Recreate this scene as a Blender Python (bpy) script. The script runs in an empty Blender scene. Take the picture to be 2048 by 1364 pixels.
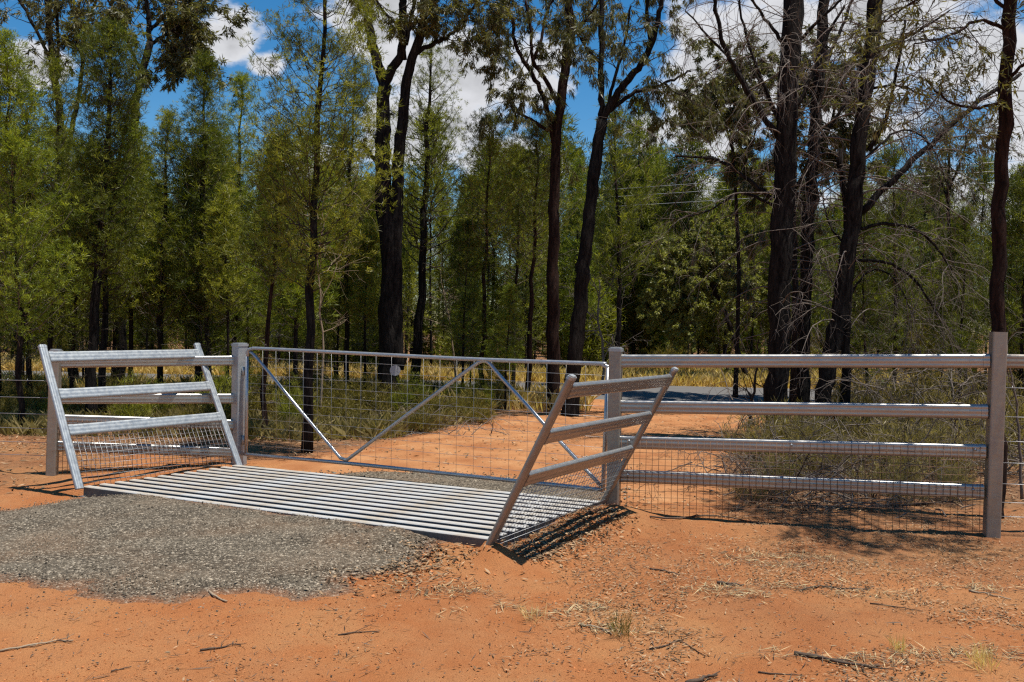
import bpy, math
import numpy as np
from math import radians, sin, cos, pi
from mathutils import Vector

scene = bpy.context.scene
COL = scene.collection
# ------------------------------------------------------------------ camera, sky, sun, exposure
FPX, HOR, ROLL, CAMZ = 1850.0, 650.0, 0.017, 1.5        # focal length and horizon in pixels of the 2048 px wide photo
cam_d = bpy.data.cameras.new('camera')
cam_d.sensor_width = 36.0
cam_d.lens = FPX / 2048 * 36
cam_d.shift_y = -(682 - HOR) / 2048
cam_d.clip_start, cam_d.clip_end = 0.05, 5000
cam = bpy.data.objects.new('camera', cam_d)
COL.objects.link(cam)
cam.location = (0, 0, CAMZ)
cam.rotation_euler = (radians(90), -ROLL, 0)
scene.camera = cam
scene.view_settings.view_transform = 'Standard'
scene.view_settings.look = 'None'
scene.view_settings.exposure = 0.72
scene.view_settings.gamma = 1.0
scene.view_settings.use_curve_mapping = False
scene.cycles.max_bounces = 6
scene.cycles.diffuse_bounces = 3
scene.cycles.glossy_bounces = 3
scene.cycles.transmission_bounces = 3
scene.cycles.transparent_max_bounces = 4
scene.cycles.caustics_reflective = False
scene.cycles.caustics_refractive = False
scene.cycles.sample_clamp_indirect = 4.0
try:
    scene.cycles.use_denoising = False
    scene.cycles.pixel_filter_type = 'BLACKMAN_HARRIS'
    scene.cycles.filter_width = 1.3
except Exception:
    pass

SUN = Vector((0.245, -0.09, 1.0)).normalized()
sun_el = math.asin(SUN.z)
sun_az = math.atan2(SUN.x, SUN.y)
sl = bpy.data.lights.new('sun', 'SUN')
sl.energy = 4.4
sl.angle = radians(0.53)
sl.color = (1.0, 0.955, 0.88)
so = bpy.data.objects.new('sun', sl)
COL.objects.link(so)
so.rotation_euler = (-SUN).to_track_quat('-Z', 'Y').to_euler()
so.location = SUN * 60

def dirpx(u, v):
    du, dv = u - 1024, v - HOR
    c, s = cos(ROLL), sin(ROLL)
    a, b = c * du + s * dv, -s * du + c * dv
    return Vector((a / FPX, 1.0, -b / FPX))

world = bpy.data.worlds.new('World')
scene.world = world
world.use_nodes = True
wt = world.node_tree
for n in list(wt.nodes): wt.nodes.remove(n)
def wn(t, **k):
    n = wt.nodes.new(t)
    for a, b in k.items(): setattr(n, a, b)
    return n
def wmath(op, a, b=None, c=None, clamp=False):
    n = wn('ShaderNodeMath', operation=op, use_clamp=clamp)
    for i, x in enumerate((a, b, c)):
        if x is None: continue
        if isinstance(x, (int, float)): n.inputs[i].default_value = x
        else: wt.links.new(x, n.inputs[i])
    return n.outputs[0]
w_out = wn('ShaderNodeOutputWorld')
w_bg = wn('ShaderNodeBackground')
w_bg.inputs['Strength'].default_value = 0.058
sky = wn('ShaderNodeTexSky', sky_type='NISHITA')
sky.sun_disc = False
sky.sun_elevation = sun_el
sky.sun_rotation = sun_az
sky.altitude = 300
sky.air_density = 1.0
sky.dust_density = 0.15
sky.ozone_density = 2.0
sat = wn('ShaderNodeHueSaturation')
sat.inputs['Hue'].default_value = 0.497
sat.inputs['Saturation'].default_value = 1.42
sat.inputs['Value'].default_value = 1.25
wt.links.new(sky.outputs[0], sat.inputs['Color'])
tc = wn('ShaderNodeTexCoord')
# clouds live on the sky sphere: a few cumulus banks by direction, broken up with noise, plus scattered ones elsewhere
def wnoise(scale, detail, rough, off):
    m = wn('ShaderNodeMapping')
    m.inputs['Location'].default_value = off
    m.inputs['Scale'].default_value = (1, 1, 1.7)
    wt.links.new(tc.outputs['Generated'], m.inputs[0])
    n = wn('ShaderNodeTexNoise')
    n.inputs['Scale'].default_value = scale
    n.inputs['Detail'].default_value = detail
    n.inputs['Roughness'].default_value = rough
    wt.links.new(m.outputs[0], n.inputs['Vector'])
    return n.outputs['Fac']
nz1 = wnoise(9, 8, 0.58, (3.1, 0.2, 0.4))
nz2 = wnoise(3.2, 5, 0.55, (7.7, 1.3, 2.0))
CLOUDS = [  # px centre, px radius x, px radius y
    (462, 92, 66, 62), (540, 132, 70, 34), (60, 140, 60, 36), (770, 40, 120, 100), (930, 130, 165, 140), (840, 260, 160, 90),
    (1090, 110, 120, 110), (1560, 120, 240, 190), (1420, 250, 100, 90), (1760, 60, 260, 150), (1960, 120, 170, 130), (1390, 385, 75, 45),
    (1680, 230, 120, 90), (2150, 200, 200, 200), (1830, 400, 150, 60), (1280, 265, 60, 40), (640, 330, 90, 60), (1010, 330, 120, 60)]
bank = None
for (u, v, rx, ry) in CLOUDS:
    d = dirpx(u, v); d.normalize()
    vs = wn('ShaderNodeVectorMath', operation='SUBTRACT')
    wt.links.new(tc.outputs['Generated'], vs.inputs[0])
    vs.inputs[1].default_value = d
    vm = wn('ShaderNodeVectorMath', operation='MULTIPLY')
    wt.links.new(vs.outputs[0], vm.inputs[0])
    vm.inputs[1].default_value = (FPX / rx, FPX / rx, FPX / ry)
    vl = wn('ShaderNodeVectorMath', operation='LENGTH')
    wt.links.new(vm.outputs[0], vl.inputs[0])
    f = wmath('SUBTRACT', 1.0, vl.outputs['Value'])
    bank = f if bank is None else wmath('MAXIMUM', bank, f)
bank = wmath('MAXIMUM', bank, -0.9)
scat = wmath('MULTIPLY_ADD', nz2, 3.2, -2.15)
tot = wmath('MAXIMUM', bank, scat)
dens = wmath('ADD', wmath('MULTIPLY', wmath('SUBTRACT', nz1, 0.5), 4.4), wmath('MULTIPLY', tot, 1.35))
cov = wn('ShaderNodeMapRange', interpolation_type='SMOOTHSTEP')
cov.inputs['From Min'].default_value = 0.02
cov.inputs['From Max'].default_value = 0.62
wt.links.new(dens, cov.inputs['Value'])
shade = wn('ShaderNodeMapRange')
shade.inputs['From Min'].default_value = 0.3
shade.inputs['From Max'].default_value = 1.5
shade.inputs['To Min'].default_value = 1.0
shade.inputs['To Max'].default_value = 0.62
wt.links.new(dens, shade.inputs['Value'])
ccol = wn('ShaderNodeMix', data_type='RGBA', blend_type='MULTIPLY')
ccol.inputs[0].default_value = 1.0
ccol.inputs[6].default_value = (8.4, 8.5, 8.9, 1)
wt.links.new(shade.outputs[0], ccol.inputs[7])
wmix = wn('ShaderNodeMix', data_type='RGBA')
wt.links.new(cov.outputs[0], wmix.inputs[0])
wt.links.new(sat.outputs[0], wmix.inputs[6])
wt.links.new(ccol.outputs[2], wmix.inputs[7])
wt.links.new(wmix.outputs[2], w_bg.inputs['Color'])
wt.links.new(w_bg.outputs[0], w_out.inputs[0])

# ------------------------------------------------------------------ helpers
rng = np.random.default_rng(11)
def at(u, v, Y):
    """photo pixel (2048 wide) at distance Y -> world point"""
    d = dirpx(u, v)
    return np.array((d.x * Y, Y, CAMZ + d.z * Y))

class MB:
    """collects triangles and quads and links them as one mesh object"""
    def __init__(self):
        self.v = []; self.q = []; self.t = []; self.qs = []; self.ts = []; self.n = 0; self.tint = []
    def add(self, v, quads=None, tris=None, smooth=False, tint=None):
        v = np.asarray(v, float).reshape(-1, 3)
        self.v.append(v)
        self.tint.append(np.full(len(v), 0.5) if tint is None else np.broadcast_to(np.asarray(tint, float), (len(v),)))
        if quads is not None and len(quads):
            self.q.append(np.asarray(quads, np.int64).reshape(-1, 4) + self.n); self.qs.append(np.full(len(self.q[-1]), smooth))
        if tris is not None and len(tris):
            self.t.append(np.asarray(tris, np.int64).reshape(-1, 3) + self.n); self.ts.append(np.full(len(self.t[-1]), smooth))
        self.n += len(v)
    def box(self, c, x, y, z, hx, hy, hz):
        c = np.asarray(c, float); x = np.asarray(x, float) * hx; y = np.asarray(y, float) * hy; z = np.asarray(z, float) * hz
        v = [c + a * x + b * y + d * z for a in (-1, 1) for b in (-1, 1) for d in (-1, 1)]
        self.add(v, [(0, 1, 3, 2), (4, 6, 7, 5), (0, 4, 5, 1), (2, 3, 7, 6), (0, 2, 6, 4), (1, 5, 7, 3)])
    def tube(self, pts, r, k=6, smooth=True, cap=True, tint=None, wob=0.0, rg=None):
        pts = np.asarray(pts, float); n = len(pts)
        r = np.broadcast_to(np.asarray(r, float), (n,))
        t = np.gradient(pts, axis=0)
        t /= np.linalg.norm(t, axis=1)[:, None] + 1e-9
        ref = np.array((0.0, 0.0, 1.0)) if abs(t[:, 2]).mean() < 0.8 else np.array((1.0, 0.13, 0.0))
        a = np.cross(t, ref); a /= np.linalg.norm(a, axis=1)[:, None] + 1e-9
        b = np.cross(t, a)
        ang = np.arange(k) / k * 2 * pi
        rr = r[:, None] * np.ones((n, k))
        if wob and rg is not None: rr = rr * (1 + wob * rg.standard_normal((n, k)))
        v = pts[:, None, :] + rr[..., None] * (np.cos(ang)[None, :, None] * a[:, None, :] + np.sin(ang)[None, :, None] * b[:, None, :])
        i = np.arange(n - 1)[:, None] * k; j = np.arange(k)[None, :]; j2 = (j + 1) % k
        q = np.stack([i + j, i + j2, i + k + j2, i + k + j], -1).reshape(-1, 4)
        tris = []
        if cap and k >= 3:
            for base in (0, (n - 1) * k):
                for m in range(1, k - 1):
                    tris.append((base, base + m + 1, base + m) if base == 0 else (base, base + m, base + m + 1))
        self.add(v.reshape(-1, 3), q, tris, smooth, tint)
    def extrude(self, prof, p0, p1, up, smooth=False):
        """closed 2D profile (side, up) swept from p0 to p1"""
        p0 = np.asarray(p0, float); p1 = np.asarray(p1, float)
        d = p1 - p0; d /= np.linalg.norm(d)
        up = np.asarray(up, float); up = up - d * (up @ d); up /= np.linalg.norm(up)
        sd = np.cross(d, up)
        pr = np.asarray(prof, float); k = len(pr)
        o = pr[:, :1] * sd + pr[:, 1:] * up
        v = np.concatenate([p0 + o, p1 + o])
        j = np.arange(k); j2 = (j + 1) % k
        self.add(v, np.stack([j, j2, j2 + k, j + k], -1), None, smooth)
        c = np.concatenate([[p0], p0 + o, [p1], p1 + o])
        tr = [(0, 1 + (m + 1) % k, 1 + m) for m in range(k)] + [(k + 1, k + 2 + m, k + 2 + (m + 1) % k) for m in range(k)]
        self.add(c, None, tr, False)
    def mesh(self, name, mat):
        me = bpy.data.meshes.new(name)
        v = np.concatenate(self.v) if self.v else np.zeros((0, 3))
        q = np.concatenate(self.q) if self.q else np.zeros((0, 4), np.int64)
        t = np.concatenate(self.t) if self.t else np.zeros((0, 3), np.int64)
        sm = np.concatenate([np.concatenate(self.qs) if self.qs else np.zeros(0, bool), np.concatenate(self.ts) if self.ts else np.zeros(0, bool)])
        me.vertices.add(len(v)); me.vertices.foreach_set('co', v.astype(np.float32).ravel())
        nl = q.size + t.size
        me.loops.add(nl); me.loops.foreach_set('vertex_index', np.concatenate([q.ravel(), t.ravel()]).astype(np.int32))
        me.polygons.add(len(q) + len(t))
        ls = np.concatenate([np.arange(len(q)) * 4, q.size + np.arange(len(t)) * 3]).astype(np.int32)
        me.polygons.foreach_set('loop_start', ls)
        me.polygons.foreach_set('use_smooth', sm)
        me.update(calc_edges=True)
        at_ = me.attributes.new('tint', 'FLOAT', 'POINT')
        at_.data.foreach_set('value', np.concatenate(self.tint).astype(np.float32))
        if mat: me.materials.append(mat)
        return me
    def build(self, name, mat, parent=None):
        return link(name, self.mesh(name, mat), parent)

def link(name, data, parent=None, loc=None):
    o = bpy.data.objects.new(name, data); COL.objects.link(o)
    if parent: o.parent = parent
    if loc is not None: o.location = loc
    return o
def tag(o, label, cat, group=None):
    o['label'] = label; o['category'] = cat
    if group: o['group'] = group
    return o
def thing(name, label, cat, loc=(0, 0, 0), group=None):
    o = link(name, None); o.location = loc; o.empty_display_size = 0.1
    return tag(o, label, cat, group)
def structure(o):
    o['kind'] = 'structure'; return o
def stuff(o):
    o['kind'] = 'stuff'; return o
def copy_tree(root, loc, rotz=0.0, sc=(1, 1, 1), label=None, group=None):
    r = root.copy(); COL.objects.link(r)
    r.location = loc; r.rotation_euler = (0, 0, rotz); r.scale = sc
    if label: r['label'] = label
    if group: r['group'] = group
    for ch in root.children:
        c = ch.copy(); COL.objects.link(c); c.parent = r
    return r

# lattice noise
_perm = np.random.default_rng(5).random((256, 256))
def vnoise(x, y):
    xi = np.floor(x).astype(int); yi = np.floor(y).astype(int); fx = x - xi; fy = y - yi
    fx = fx * fx * (3 - 2 * fx); fy = fy * fy * (3 - 2 * fy)
    g = lambda a, b: _perm[a & 255, b & 255]
    return (g(xi, yi) * (1 - fx) + g(xi + 1, yi) * fx) * (1 - fy) + (g(xi, yi + 1) * (1 - fx) + g(xi + 1, yi + 1) * fx) * fy
def fbm(x, y, o=4):
    s = 0; a = 0.5
    for k in range(o):
        s = s + a * (vnoise(x * 2 ** k + 17.3 * k, y * 2 ** k + 9.1 * k) - 0.5); a *= 0.5
    return s
def sstep(a, b, x):
    t = np.clip((x - a) / (b - a), 0, 1); return t * t * (3 - 2 * t)
def poly_sd(px, py, poly):
    """signed distance, positive inside"""
    poly = np.asarray(poly, float); n = len(poly)
    d = np.full(px.shape, 1e9); ins = np.zeros(px.shape, bool)
    for i in range(n):
        a = poly[i]; b = poly[(i + 1) % n]; e = b - a
        t = np.clip(((px - a[0]) * e[0] + (py - a[1]) * e[1]) / (e @ e), 0, 1)
        d = np.minimum(d, np.hypot(px - a[0] - t * e[0], py - a[1] - t * e[1]))
        c = ((a[1] > py) != (b[1] > py)) & (px < (b[0] - a[0]) * (py - a[1]) / (b[1] - a[1] + 1e-12) + a[0])
        ins ^= c
    return np.where(ins, d, -d)

# ------------------------------------------------------------------ materials
def mat_new(name):
    m = bpy.data.materials.new(name); m.use_nodes = True
    nt = m.node_tree
    for n in list(nt.nodes): nt.nodes.remove(n)
    return m, nt
class NT:
    def __init__(s, nt): s.t = nt
    def n(s, t, **k):
        n = s.t.nodes.new(t)
        for a, b in k.items(): setattr(n, a, b)
        return n
    def l(s, a, b): s.t.links.new(a, b)
    def noise(s, vec, scale, detail=4, rough=0.55, dist=0.0):
        n = s.n('ShaderNodeTexNoise'); n.inputs['Scale'].default_value = scale; n.inputs['Detail'].default_value = detail
        n.inputs['Roughness'].default_value = rough; n.inputs['Distortion'].default_value = dist
        if vec is not None: s.l(vec, n.inputs['Vector'])
        return n.outputs['Fac']
    def ramp(s, fac, stops):
        r = s.n('ShaderNodeValToRGB'); e = r.color_ramp.elements
        while len(e) < len(stops): e.new(0.5)
        for el, (p, c) in zip(e, stops): el.position = p; el.color = (*c, 1) if len(c) == 3 else c
        s.l(fac, r.inputs[0]); return r.outputs[0]
    def mix(s, fac, a, b, blend='MIX'):
        m = s.n('ShaderNodeMix', data_type='RGBA', blend_type=blend)
        for sock, x in ((m.inputs[0], fac), (m.inputs[6], a), (m.inputs[7], b)):
            if isinstance(x, (int, float)): sock.default_value = x
            elif isinstance(x, tuple): sock.default_value = (*x, 1)
            else: s.l(x, sock)
        return m.outputs[2]
    def math(s, op, a, b=None, clamp=False):
        n = s.n('ShaderNodeMath', operation=op, use_clamp=clamp)
        for i, x in enumerate((a, b)):
            if x is None: continue
            if isinstance(x, (int, float)): n.inputs[i].default_value = x
            else: s.l(x, n.inputs[i])
        return n.outputs[0]
    def mapping(s, vec, scale=(1, 1, 1)):
        m = s.n('ShaderNodeMapping'); m.inputs['Scale'].default_value = scale; s.l(vec, m.inputs[0]); return m.outputs[0]
    def coord(s, k='Object'): return s.n('ShaderNodeTexCoord').outputs[k]
    def pos(s): return s.n('ShaderNodeNewGeometry').outputs['Position']
    def attr(s, name): return s.n('ShaderNodeAttribute', attribute_name=name).outputs['Fac']
    def bump(s, h, strength, dist):
        b = s.n('ShaderNodeBump'); b.inputs['Strength'].default_value = strength; b.inputs['Distance'].default_value = dist
        s.l(h, b.inputs['Height']); return b.outputs[0]
    def principled(s, col, rough=0.8, metal=0.0, normal=None, spec=0.3):
        p = s.n('ShaderNodeBsdfPrincipled'); o = s.n('ShaderNodeOutputMaterial')
        for sock, x in ((p.inputs['Base Color'], col), (p.inputs['Roughness'], rough), (p.inputs['Metallic'], metal)):
            if isinstance(x, (int, float)): sock.default_value = x
            elif isinstance(x, tuple): sock.default_value = (*x, 1)
            else: s.l(x, sock)
        p.inputs['Specular IOR Level'].default_value = spec
        if normal is not None: s.l(normal, p.inputs['Normal'])
        s.l(p.outputs[0], o.inputs[0]); return p

def m_dirt():
    m, nt = mat_new('red_dirt'); k = NT(nt); P = k.pos()
    big = k.noise(P, 0.55, 4); mid = k.noise(P, 3.2, 6, 0.6); fine = k.noise(P, 38, 5, 0.7); grain = k.noise(P, 150, 3, 0.7)
    col = k.ramp(big, [(0.3, (0.34, 0.105, 0.030)), (0.5, (0.43, 0.150, 0.047)), (0.68, (0.52, 0.22, 0.08))])
    col = k.mix(k.ramp(mid, [(0.4, (0, 0, 0)), (0.68, (0.75, 0.75, 0.75))]), col, (0.46, 0.205, 0.082))
    col = k.mix(k.ramp(fine, [(0.56, (0, 0, 0)), (0.72, (0.7, 0.7, 0.7))]), col, (0.28, 0.105, 0.042))
    lit = k.attr('tint')
    lt = k.math('MULTIPLY', lit, k.ramp(k.noise(P, 9, 8, 0.72), [(0.3, (0.3, 0.3, 0.3)), (0.52, (1, 1, 1))]))
    litc = k.ramp(k.noise(P, 60, 4, 0.75, 1.0), [(0.3, (0.035, 0.024, 0.016)), (0.48, (0.10, 0.065, 0.04)), (0.62, (0.20, 0.135, 0.08)), (0.78, (0.09, 0.058, 0.036))])
    col = k.mix(lt, col, litc)
    h = k.math('ADD', k.math('MULTIPLY', fine, 0.6), k.math('MULTIPLY', grain, 0.5))
    h = k.math('ADD', h, k.math('MULTIPLY', mid, 1.2))
    col = k.mix(k.math('MULTIPLY', grain, 0.35), col, (0.44, 0.22, 0.105))
    sp = k.noise(P, 105, 3, 0.8)
    col = k.mix(k.ramp(sp, [(0.57, (0, 0, 0)), (0.68, (0.6, 0.6, 0.6))]), col, (0.2, 0.07, 0.028))
    col = k.mix(k.ramp(k.noise(P, 1.1, 6, 0.65), [(0.48, (0, 0, 0)), (0.68, (0.55, 0.55, 0.55))]), col, (0.45, 0.225, 0.092))
    h = k.math('ADD', h, k.math('MULTIPLY', sp, 0.8))
    k.principled(col, 0.95, 0, k.bump(h, 0.85, 0.03), 0.1)
    return m
def m_track():
    m, nt = mat_new('track_dirt'); k = NT(nt); P = k.pos()
    mid = k.noise(P, 1.6, 6, 0.62); fine = k.noise(P, 26, 5, 0.7)
    col = k.ramp(mid, [(0.3, (0.27, 0.105, 0.04)), (0.55, (0.36, 0.165, 0.068)), (0.72, (0.42, 0.22, 0.10))])
    col = k.mix(k.ramp(fine, [(0.58, (0, 0, 0)), (0.74, (0.7, 0.7, 0.7))]), col, (0.16, 0.072, 0.033))
    k.principled(col, 0.95, 0, k.bump(k.math('ADD', fine, mid), 0.7, 0.03), 0.1)
    return m
def m_gravel():
    m, nt = mat_new('gravel'); k = NT(nt); P = k.pos()
    v = k.n('ShaderNodeTexVoronoi'); v.inputs['Scale'].default_value = 85; k.l(P, v.inputs['Vector'])
    hsv = k.n('ShaderNodeSeparateColor'); k.l(v.outputs['Color'], hsv.inputs[0])
    col = k.ramp(hsv.outputs[0], [(0.0, (0.035, 0.027, 0.018)), (0.45, (0.105, 0.083, 0.057)), (0.8, (0.17, 0.136, 0.095)), (1.0, (0.50, 0.42, 0.31))])
    big = k.noise(P, 1.3, 5, 0.6)
    col = k.mix(k.ramp(big, [(0.45, (0, 0, 0)), (0.72, (0.4, 0.4, 0.4))]), col, (0.26, 0.155, 0.085))
    wheel = k.noise(k.mapping(P, (0.55, 1.9, 1)), 1.6, 3)
    col = k.mix(k.ramp(wheel, [(0.45, (0, 0, 0)), (0.62, (0.18, 0.18, 0.18))]), col, (0.26, 0.22, 0.16))
    # red dust creeping in from the rim
    e = k.attr('tint')
    col = k.mix(k.math('MULTIPLY', e, k.ramp(k.noise(P, 8, 6, 0.7), [(0.3, (0.3, 0.3, 0.3)), (0.6, (1, 1, 1))])), col, (0.28, 0.11, 0.043))
    k.principled(col, 0.9, 0, k.bump(v.outputs['Distance'], 0.9, -0.02), 0.2)
    return m
def m_asphalt():
    m, nt = mat_new('asphalt'); k = NT(nt); P = k.pos()
    n = k.noise(k.mapping(P, (0.3, 3, 1)), 2.0, 5, 0.6); f = k.noise(P, 40, 3, 0.7)
    col = k.mix(f, k.ramp(n, [(0.3, (0.085, 0.08, 0.075)), (0.7, (0.14, 0.13, 0.12))]), (0.11, 0.103, 0.096))
    k.principled(col, 0.85, 0, None, 0.25)
    return m
def m_steel(name, col, rough=0.4, metal=0.75, dust=0.0):
    m, nt = mat_new(name); k = NT(nt); P = k.coord('Object')
    n1 = k.noise(k.mapping(P, (3, 3, 14)), 2.0, 5, 0.65); n2 = k.noise(P, 24, 3, 0.6)
    c = k.mix(k.ramp(n1, [(0.35, (0, 0, 0)), (0.7, (1, 1, 1))]), tuple(x * 0.78 for x in col), col)
    c = k.mix(k.math('MULTIPLY', n2, 0.45), c, tuple(min(1, x * 1.2) for x in col))
    if dust: c = k.mix(k.ramp(k.noise(P, 5, 6, 0.7), [(0.45, (0, 0, 0)), (0.75, (dust, dust, dust))]), c, (0.36, 0.22, 0.13))
    r = k.ramp(n2, [(0.3, (rough * 0.8,) * 3), (0.7, (rough * 1.3,) * 3)])
    k.principled(c, r, metal, k.bump(k.noise(P, 3.5, 2), 0.12, 0.02), 0.4)
    return m
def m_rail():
    m, nt = mat_new('grid_steel_shaded_sides'); k = NT(nt); P = k.coord('Object')  # sides coloured darker than tops: shade between the bars put into the colour
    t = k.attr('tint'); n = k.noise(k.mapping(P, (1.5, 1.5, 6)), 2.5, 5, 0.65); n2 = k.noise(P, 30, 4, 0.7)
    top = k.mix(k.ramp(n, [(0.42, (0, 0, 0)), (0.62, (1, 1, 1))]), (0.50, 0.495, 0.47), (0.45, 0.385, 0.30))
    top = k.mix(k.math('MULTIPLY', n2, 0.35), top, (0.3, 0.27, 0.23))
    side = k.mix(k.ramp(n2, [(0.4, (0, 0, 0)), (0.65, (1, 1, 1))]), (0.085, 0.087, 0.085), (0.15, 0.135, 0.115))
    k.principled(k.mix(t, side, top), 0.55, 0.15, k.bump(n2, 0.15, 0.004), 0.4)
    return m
def m_plain(name, col, rough=0.8, var=0.5, scale=30, metal=0.0):
    m, nt = mat_new(name); k = NT(nt); P = k.coord('Object')
    t = k.attr('tint'); n = k.noise(P, scale, 4, 0.65)
    f = k.math('ADD', k.math('MULTIPLY', n, 0.5), k.math('MULTIPLY', t, 0.5))
    c = k.ramp(f, [(0.25, tuple(x * (1 - var) for x in col)), (0.75, tuple(min(1, x * (1 + var)) for x in col))])
    k.principled(c, rough, metal, k.bump(n, 0.5, 0.01), 0.15)
    return m
def m_bark(name, dark, light, scale=(9, 9, 1.6), strength=0.9):
    m, nt = mat_new(name); k = NT(nt); P = k.mapping(k.coord('Object'), scale)
    n = k.noise(P, 3.0, 7, 0.68, 0.6); n2 = k.noise(k.coord('Object'), 2.2, 4)
    c = k.ramp(n, [(0.36, dark), (0.66, light)])
    c = k.mix(k.math('MULTIPLY', n2, 0.35), c, tuple(x * 0.55 for x in dark))
    k.principled(c, 0.95, 0, k.bump(n, strength, 0.05), 0.1)
    return m
def m_leaf(name, a, b, c, trans=0.45, gloss=0.06):
    """foliage: hue varies leaf by leaf (tint) and tree by tree; thin enough for light to pass"""
    m, nt = mat_new(name); k = NT(nt)
    t = k.attr('tint'); oi = k.n('ShaderNodeObjectInfo').outputs['Random']
    f = k.math('ADD', k.math('MULTIPLY', t, 0.75), k.math('MULTIPLY', oi, 0.25))
    col = k.ramp(f, [(0.1, a), (0.5, b), (0.92, c)])
    d = k.n('ShaderNodeBsdfDiffuse'); k.l(col, d.inputs[0])
    tr = k.n('ShaderNodeBsdfTranslucent'); k.l(k.mix(1.0, col, (1.15, 1.2, 0.55), 'MULTIPLY'), tr.inputs[0])
    mx = k.n('ShaderNodeMixShader'); mx.inputs[0].default_value = trans
    k.l(d.outputs[0], mx.inputs[1]); k.l(tr.outputs[0], mx.inputs[2])
    g = k.n('ShaderNodeBsdfGlossy'); g.inputs['Roughness'].default_value = 0.45; g.inputs['Color'].default_value = (0.8, 0.8, 0.8, 1)
    m2 = k.n('ShaderNodeMixShader'); m2.inputs[0].default_value = gloss
    k.l(mx.outputs[0], m2.inputs[1]); k.l(g.outputs[0], m2.inputs[2])
    o = k.n('ShaderNodeOutputMaterial'); k.l(m2.outputs[0], o.inputs[0])
    return m

M = dict(
    dirt=m_dirt(), track=m_track(), gravel=m_gravel(), asphalt=m_asphalt(),
    steel=m_steel('galvanised_steel', (0.44, 0.44, 0.435), 0.36, 0.7), steel_pale=m_steel('pale_galvanised_steel', (0.40, 0.42, 0.42), 0.48, 0.6),
    steel_shaded=m_steel('shaded_fence_steel', (0.37, 0.36, 0.335), 0.34, 0.7), steel_post=m_steel('dusty_post_steel', (0.30, 0.272, 0.228), 0.4, 0.5, 0.22),  # fence rails: same galvanised steel, base colour lowered for fronts in shade
    rail_grid=m_rail(),
    wire=m_steel('fence_wire', (0.34, 0.34, 0.34), 0.45, 0.7), rusty_wire=m_steel('rusty_mesh_wire', (0.16, 0.09, 0.055), 0.6, 0.4),
    hollow=m_plain('tube_inside_shade', (0.03, 0.03, 0.03), 0.9), tagm=m_plain('grey_tag', (0.33, 0.32, 0.31), 0.6, 0.08),
    ironbark=m_bark('ironbark', (0.004, 0.0035, 0.003), (0.04, 0.033, 0.028)),
    cypbark=m_bark('cypress_bark', (0.010, 0.007, 0.006), (0.05, 0.036, 0.028)),
    redbark=m_bark('red_brown_bark', (0.012, 0.007, 0.0055), (0.058, 0.031, 0.022)),
    clod=m_plain('dirt_clod', (0.42, 0.155, 0.055), 0.95, 0.5, 20),
    twig=m_plain('dead_twig', (0.15, 0.122, 0.10), 0.9, 0.6, 12), darktwig=m_plain('dark_twig', (0.05, 0.038, 0.03), 0.9, 0.5, 12),
    cyp=m_leaf('cypress_foliage', (0.0566, 0.0696, 0.0087), (0.1653, 0.1740, 0.0183), (0.3654, 0.3567, 0.0522), 0.45, 0.02),
    cypdark=m_leaf('dark_cypress_foliage', (0.0348, 0.0487, 0.0087), (0.1044, 0.1201, 0.0148), (0.2610, 0.2653, 0.0391), 0.45, 0.02),
    cyplush=m_leaf('lush_cypress_foliage', (0.0609, 0.0870, 0.0096), (0.1653, 0.2018, 0.0183), (0.3480, 0.3741, 0.0435), 0.45, 0.02),
    euc=m_leaf('gum_leaves', (0.0566, 0.0574, 0.0174), (0.1218, 0.1148, 0.0348), (0.2436, 0.2132, 0.0740), 0.4, 0.03),
    pale=m_leaf('pale_leaves', (0.1305, 0.1348, 0.0305), (0.2349, 0.2349, 0.0566), (0.3654, 0.3480, 0.1044), 0.4, 0.03),
    shrub=m_leaf('shrub_leaves', (0.0696, 0.0592, 0.0122), (0.1653, 0.1348, 0.0261), (0.3306, 0.2523, 0.0696), 0.4, 0.02),
    dullgrass=m_leaf('dull_grass', (0.10, 0.078, 0.028), (0.22, 0.175, 0.06), (0.40, 0.31, 0.13), 0.4, 0.02),
    drygrass=m_leaf('dry_grass', (0.38, 0.26, 0.085), (0.62, 0.46, 0.18), (0.78, 0.63, 0.32), 0.45, 0.02),
    verge=m_plain('straw_ground', (0.36, 0.26, 0.12), 0.95, 0.45, 2.5),
    litter=m_plain('leaf_litter', (0.21, 0.135, 0.075), 0.9, 0.85, 6), straw=m_plain('straw', (0.34, 0.26, 0.14), 0.9, 0.6, 6), stone=m_plain('gravel_stone', (0.17, 0.14, 0.10), 0.85, 0.95, 5),
    stick=m_plain('stick_wood', (0.085, 0.06, 0.043), 0.9, 0.6, 18), palestick=m_plain('pale_stick_wood', (0.28, 0.21, 0.14), 0.9, 0.35, 18),
)

# ------------------------------------------------------------------ ground
GO = np.array((-3.87, 8.404)); GA = -0.509; GW, GD = 4.296, 1.868       # cattle grid: near-left corner, turn, width, depth
GU = np.array((cos(GA), sin(GA))); GV = np.array((-GU[1], GU[0]))
def grid_z(s, t): return -0.03 + 0.07 * s - 0.035 * t                   # top of the grid, s and t in 0..1
GRAVEL = [(-0.46, 6.62), (-0.58, 6.2), (-0.78, 5.72), (-1.2, 5.38), (-2.3, 5.36), (-3.2, 5.66), (-5.4, 6.0), (-5.6, 7.0), (-4.35, 7.4), (-4.0, 8.1), (-3.84, 8.46)]
FAR_G = [tuple(GO + GV * GD + GU * 0.75), tuple(GO + GV * (GD + 0.75) + GU * 1.2), tuple(GO + GV * (GD + 1.35) + GU * 2.6), tuple(GO + GV * (GD + 1.2) + GU * 4.0), tuple(GO + GV * GD + GU * 4.25)]
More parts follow.
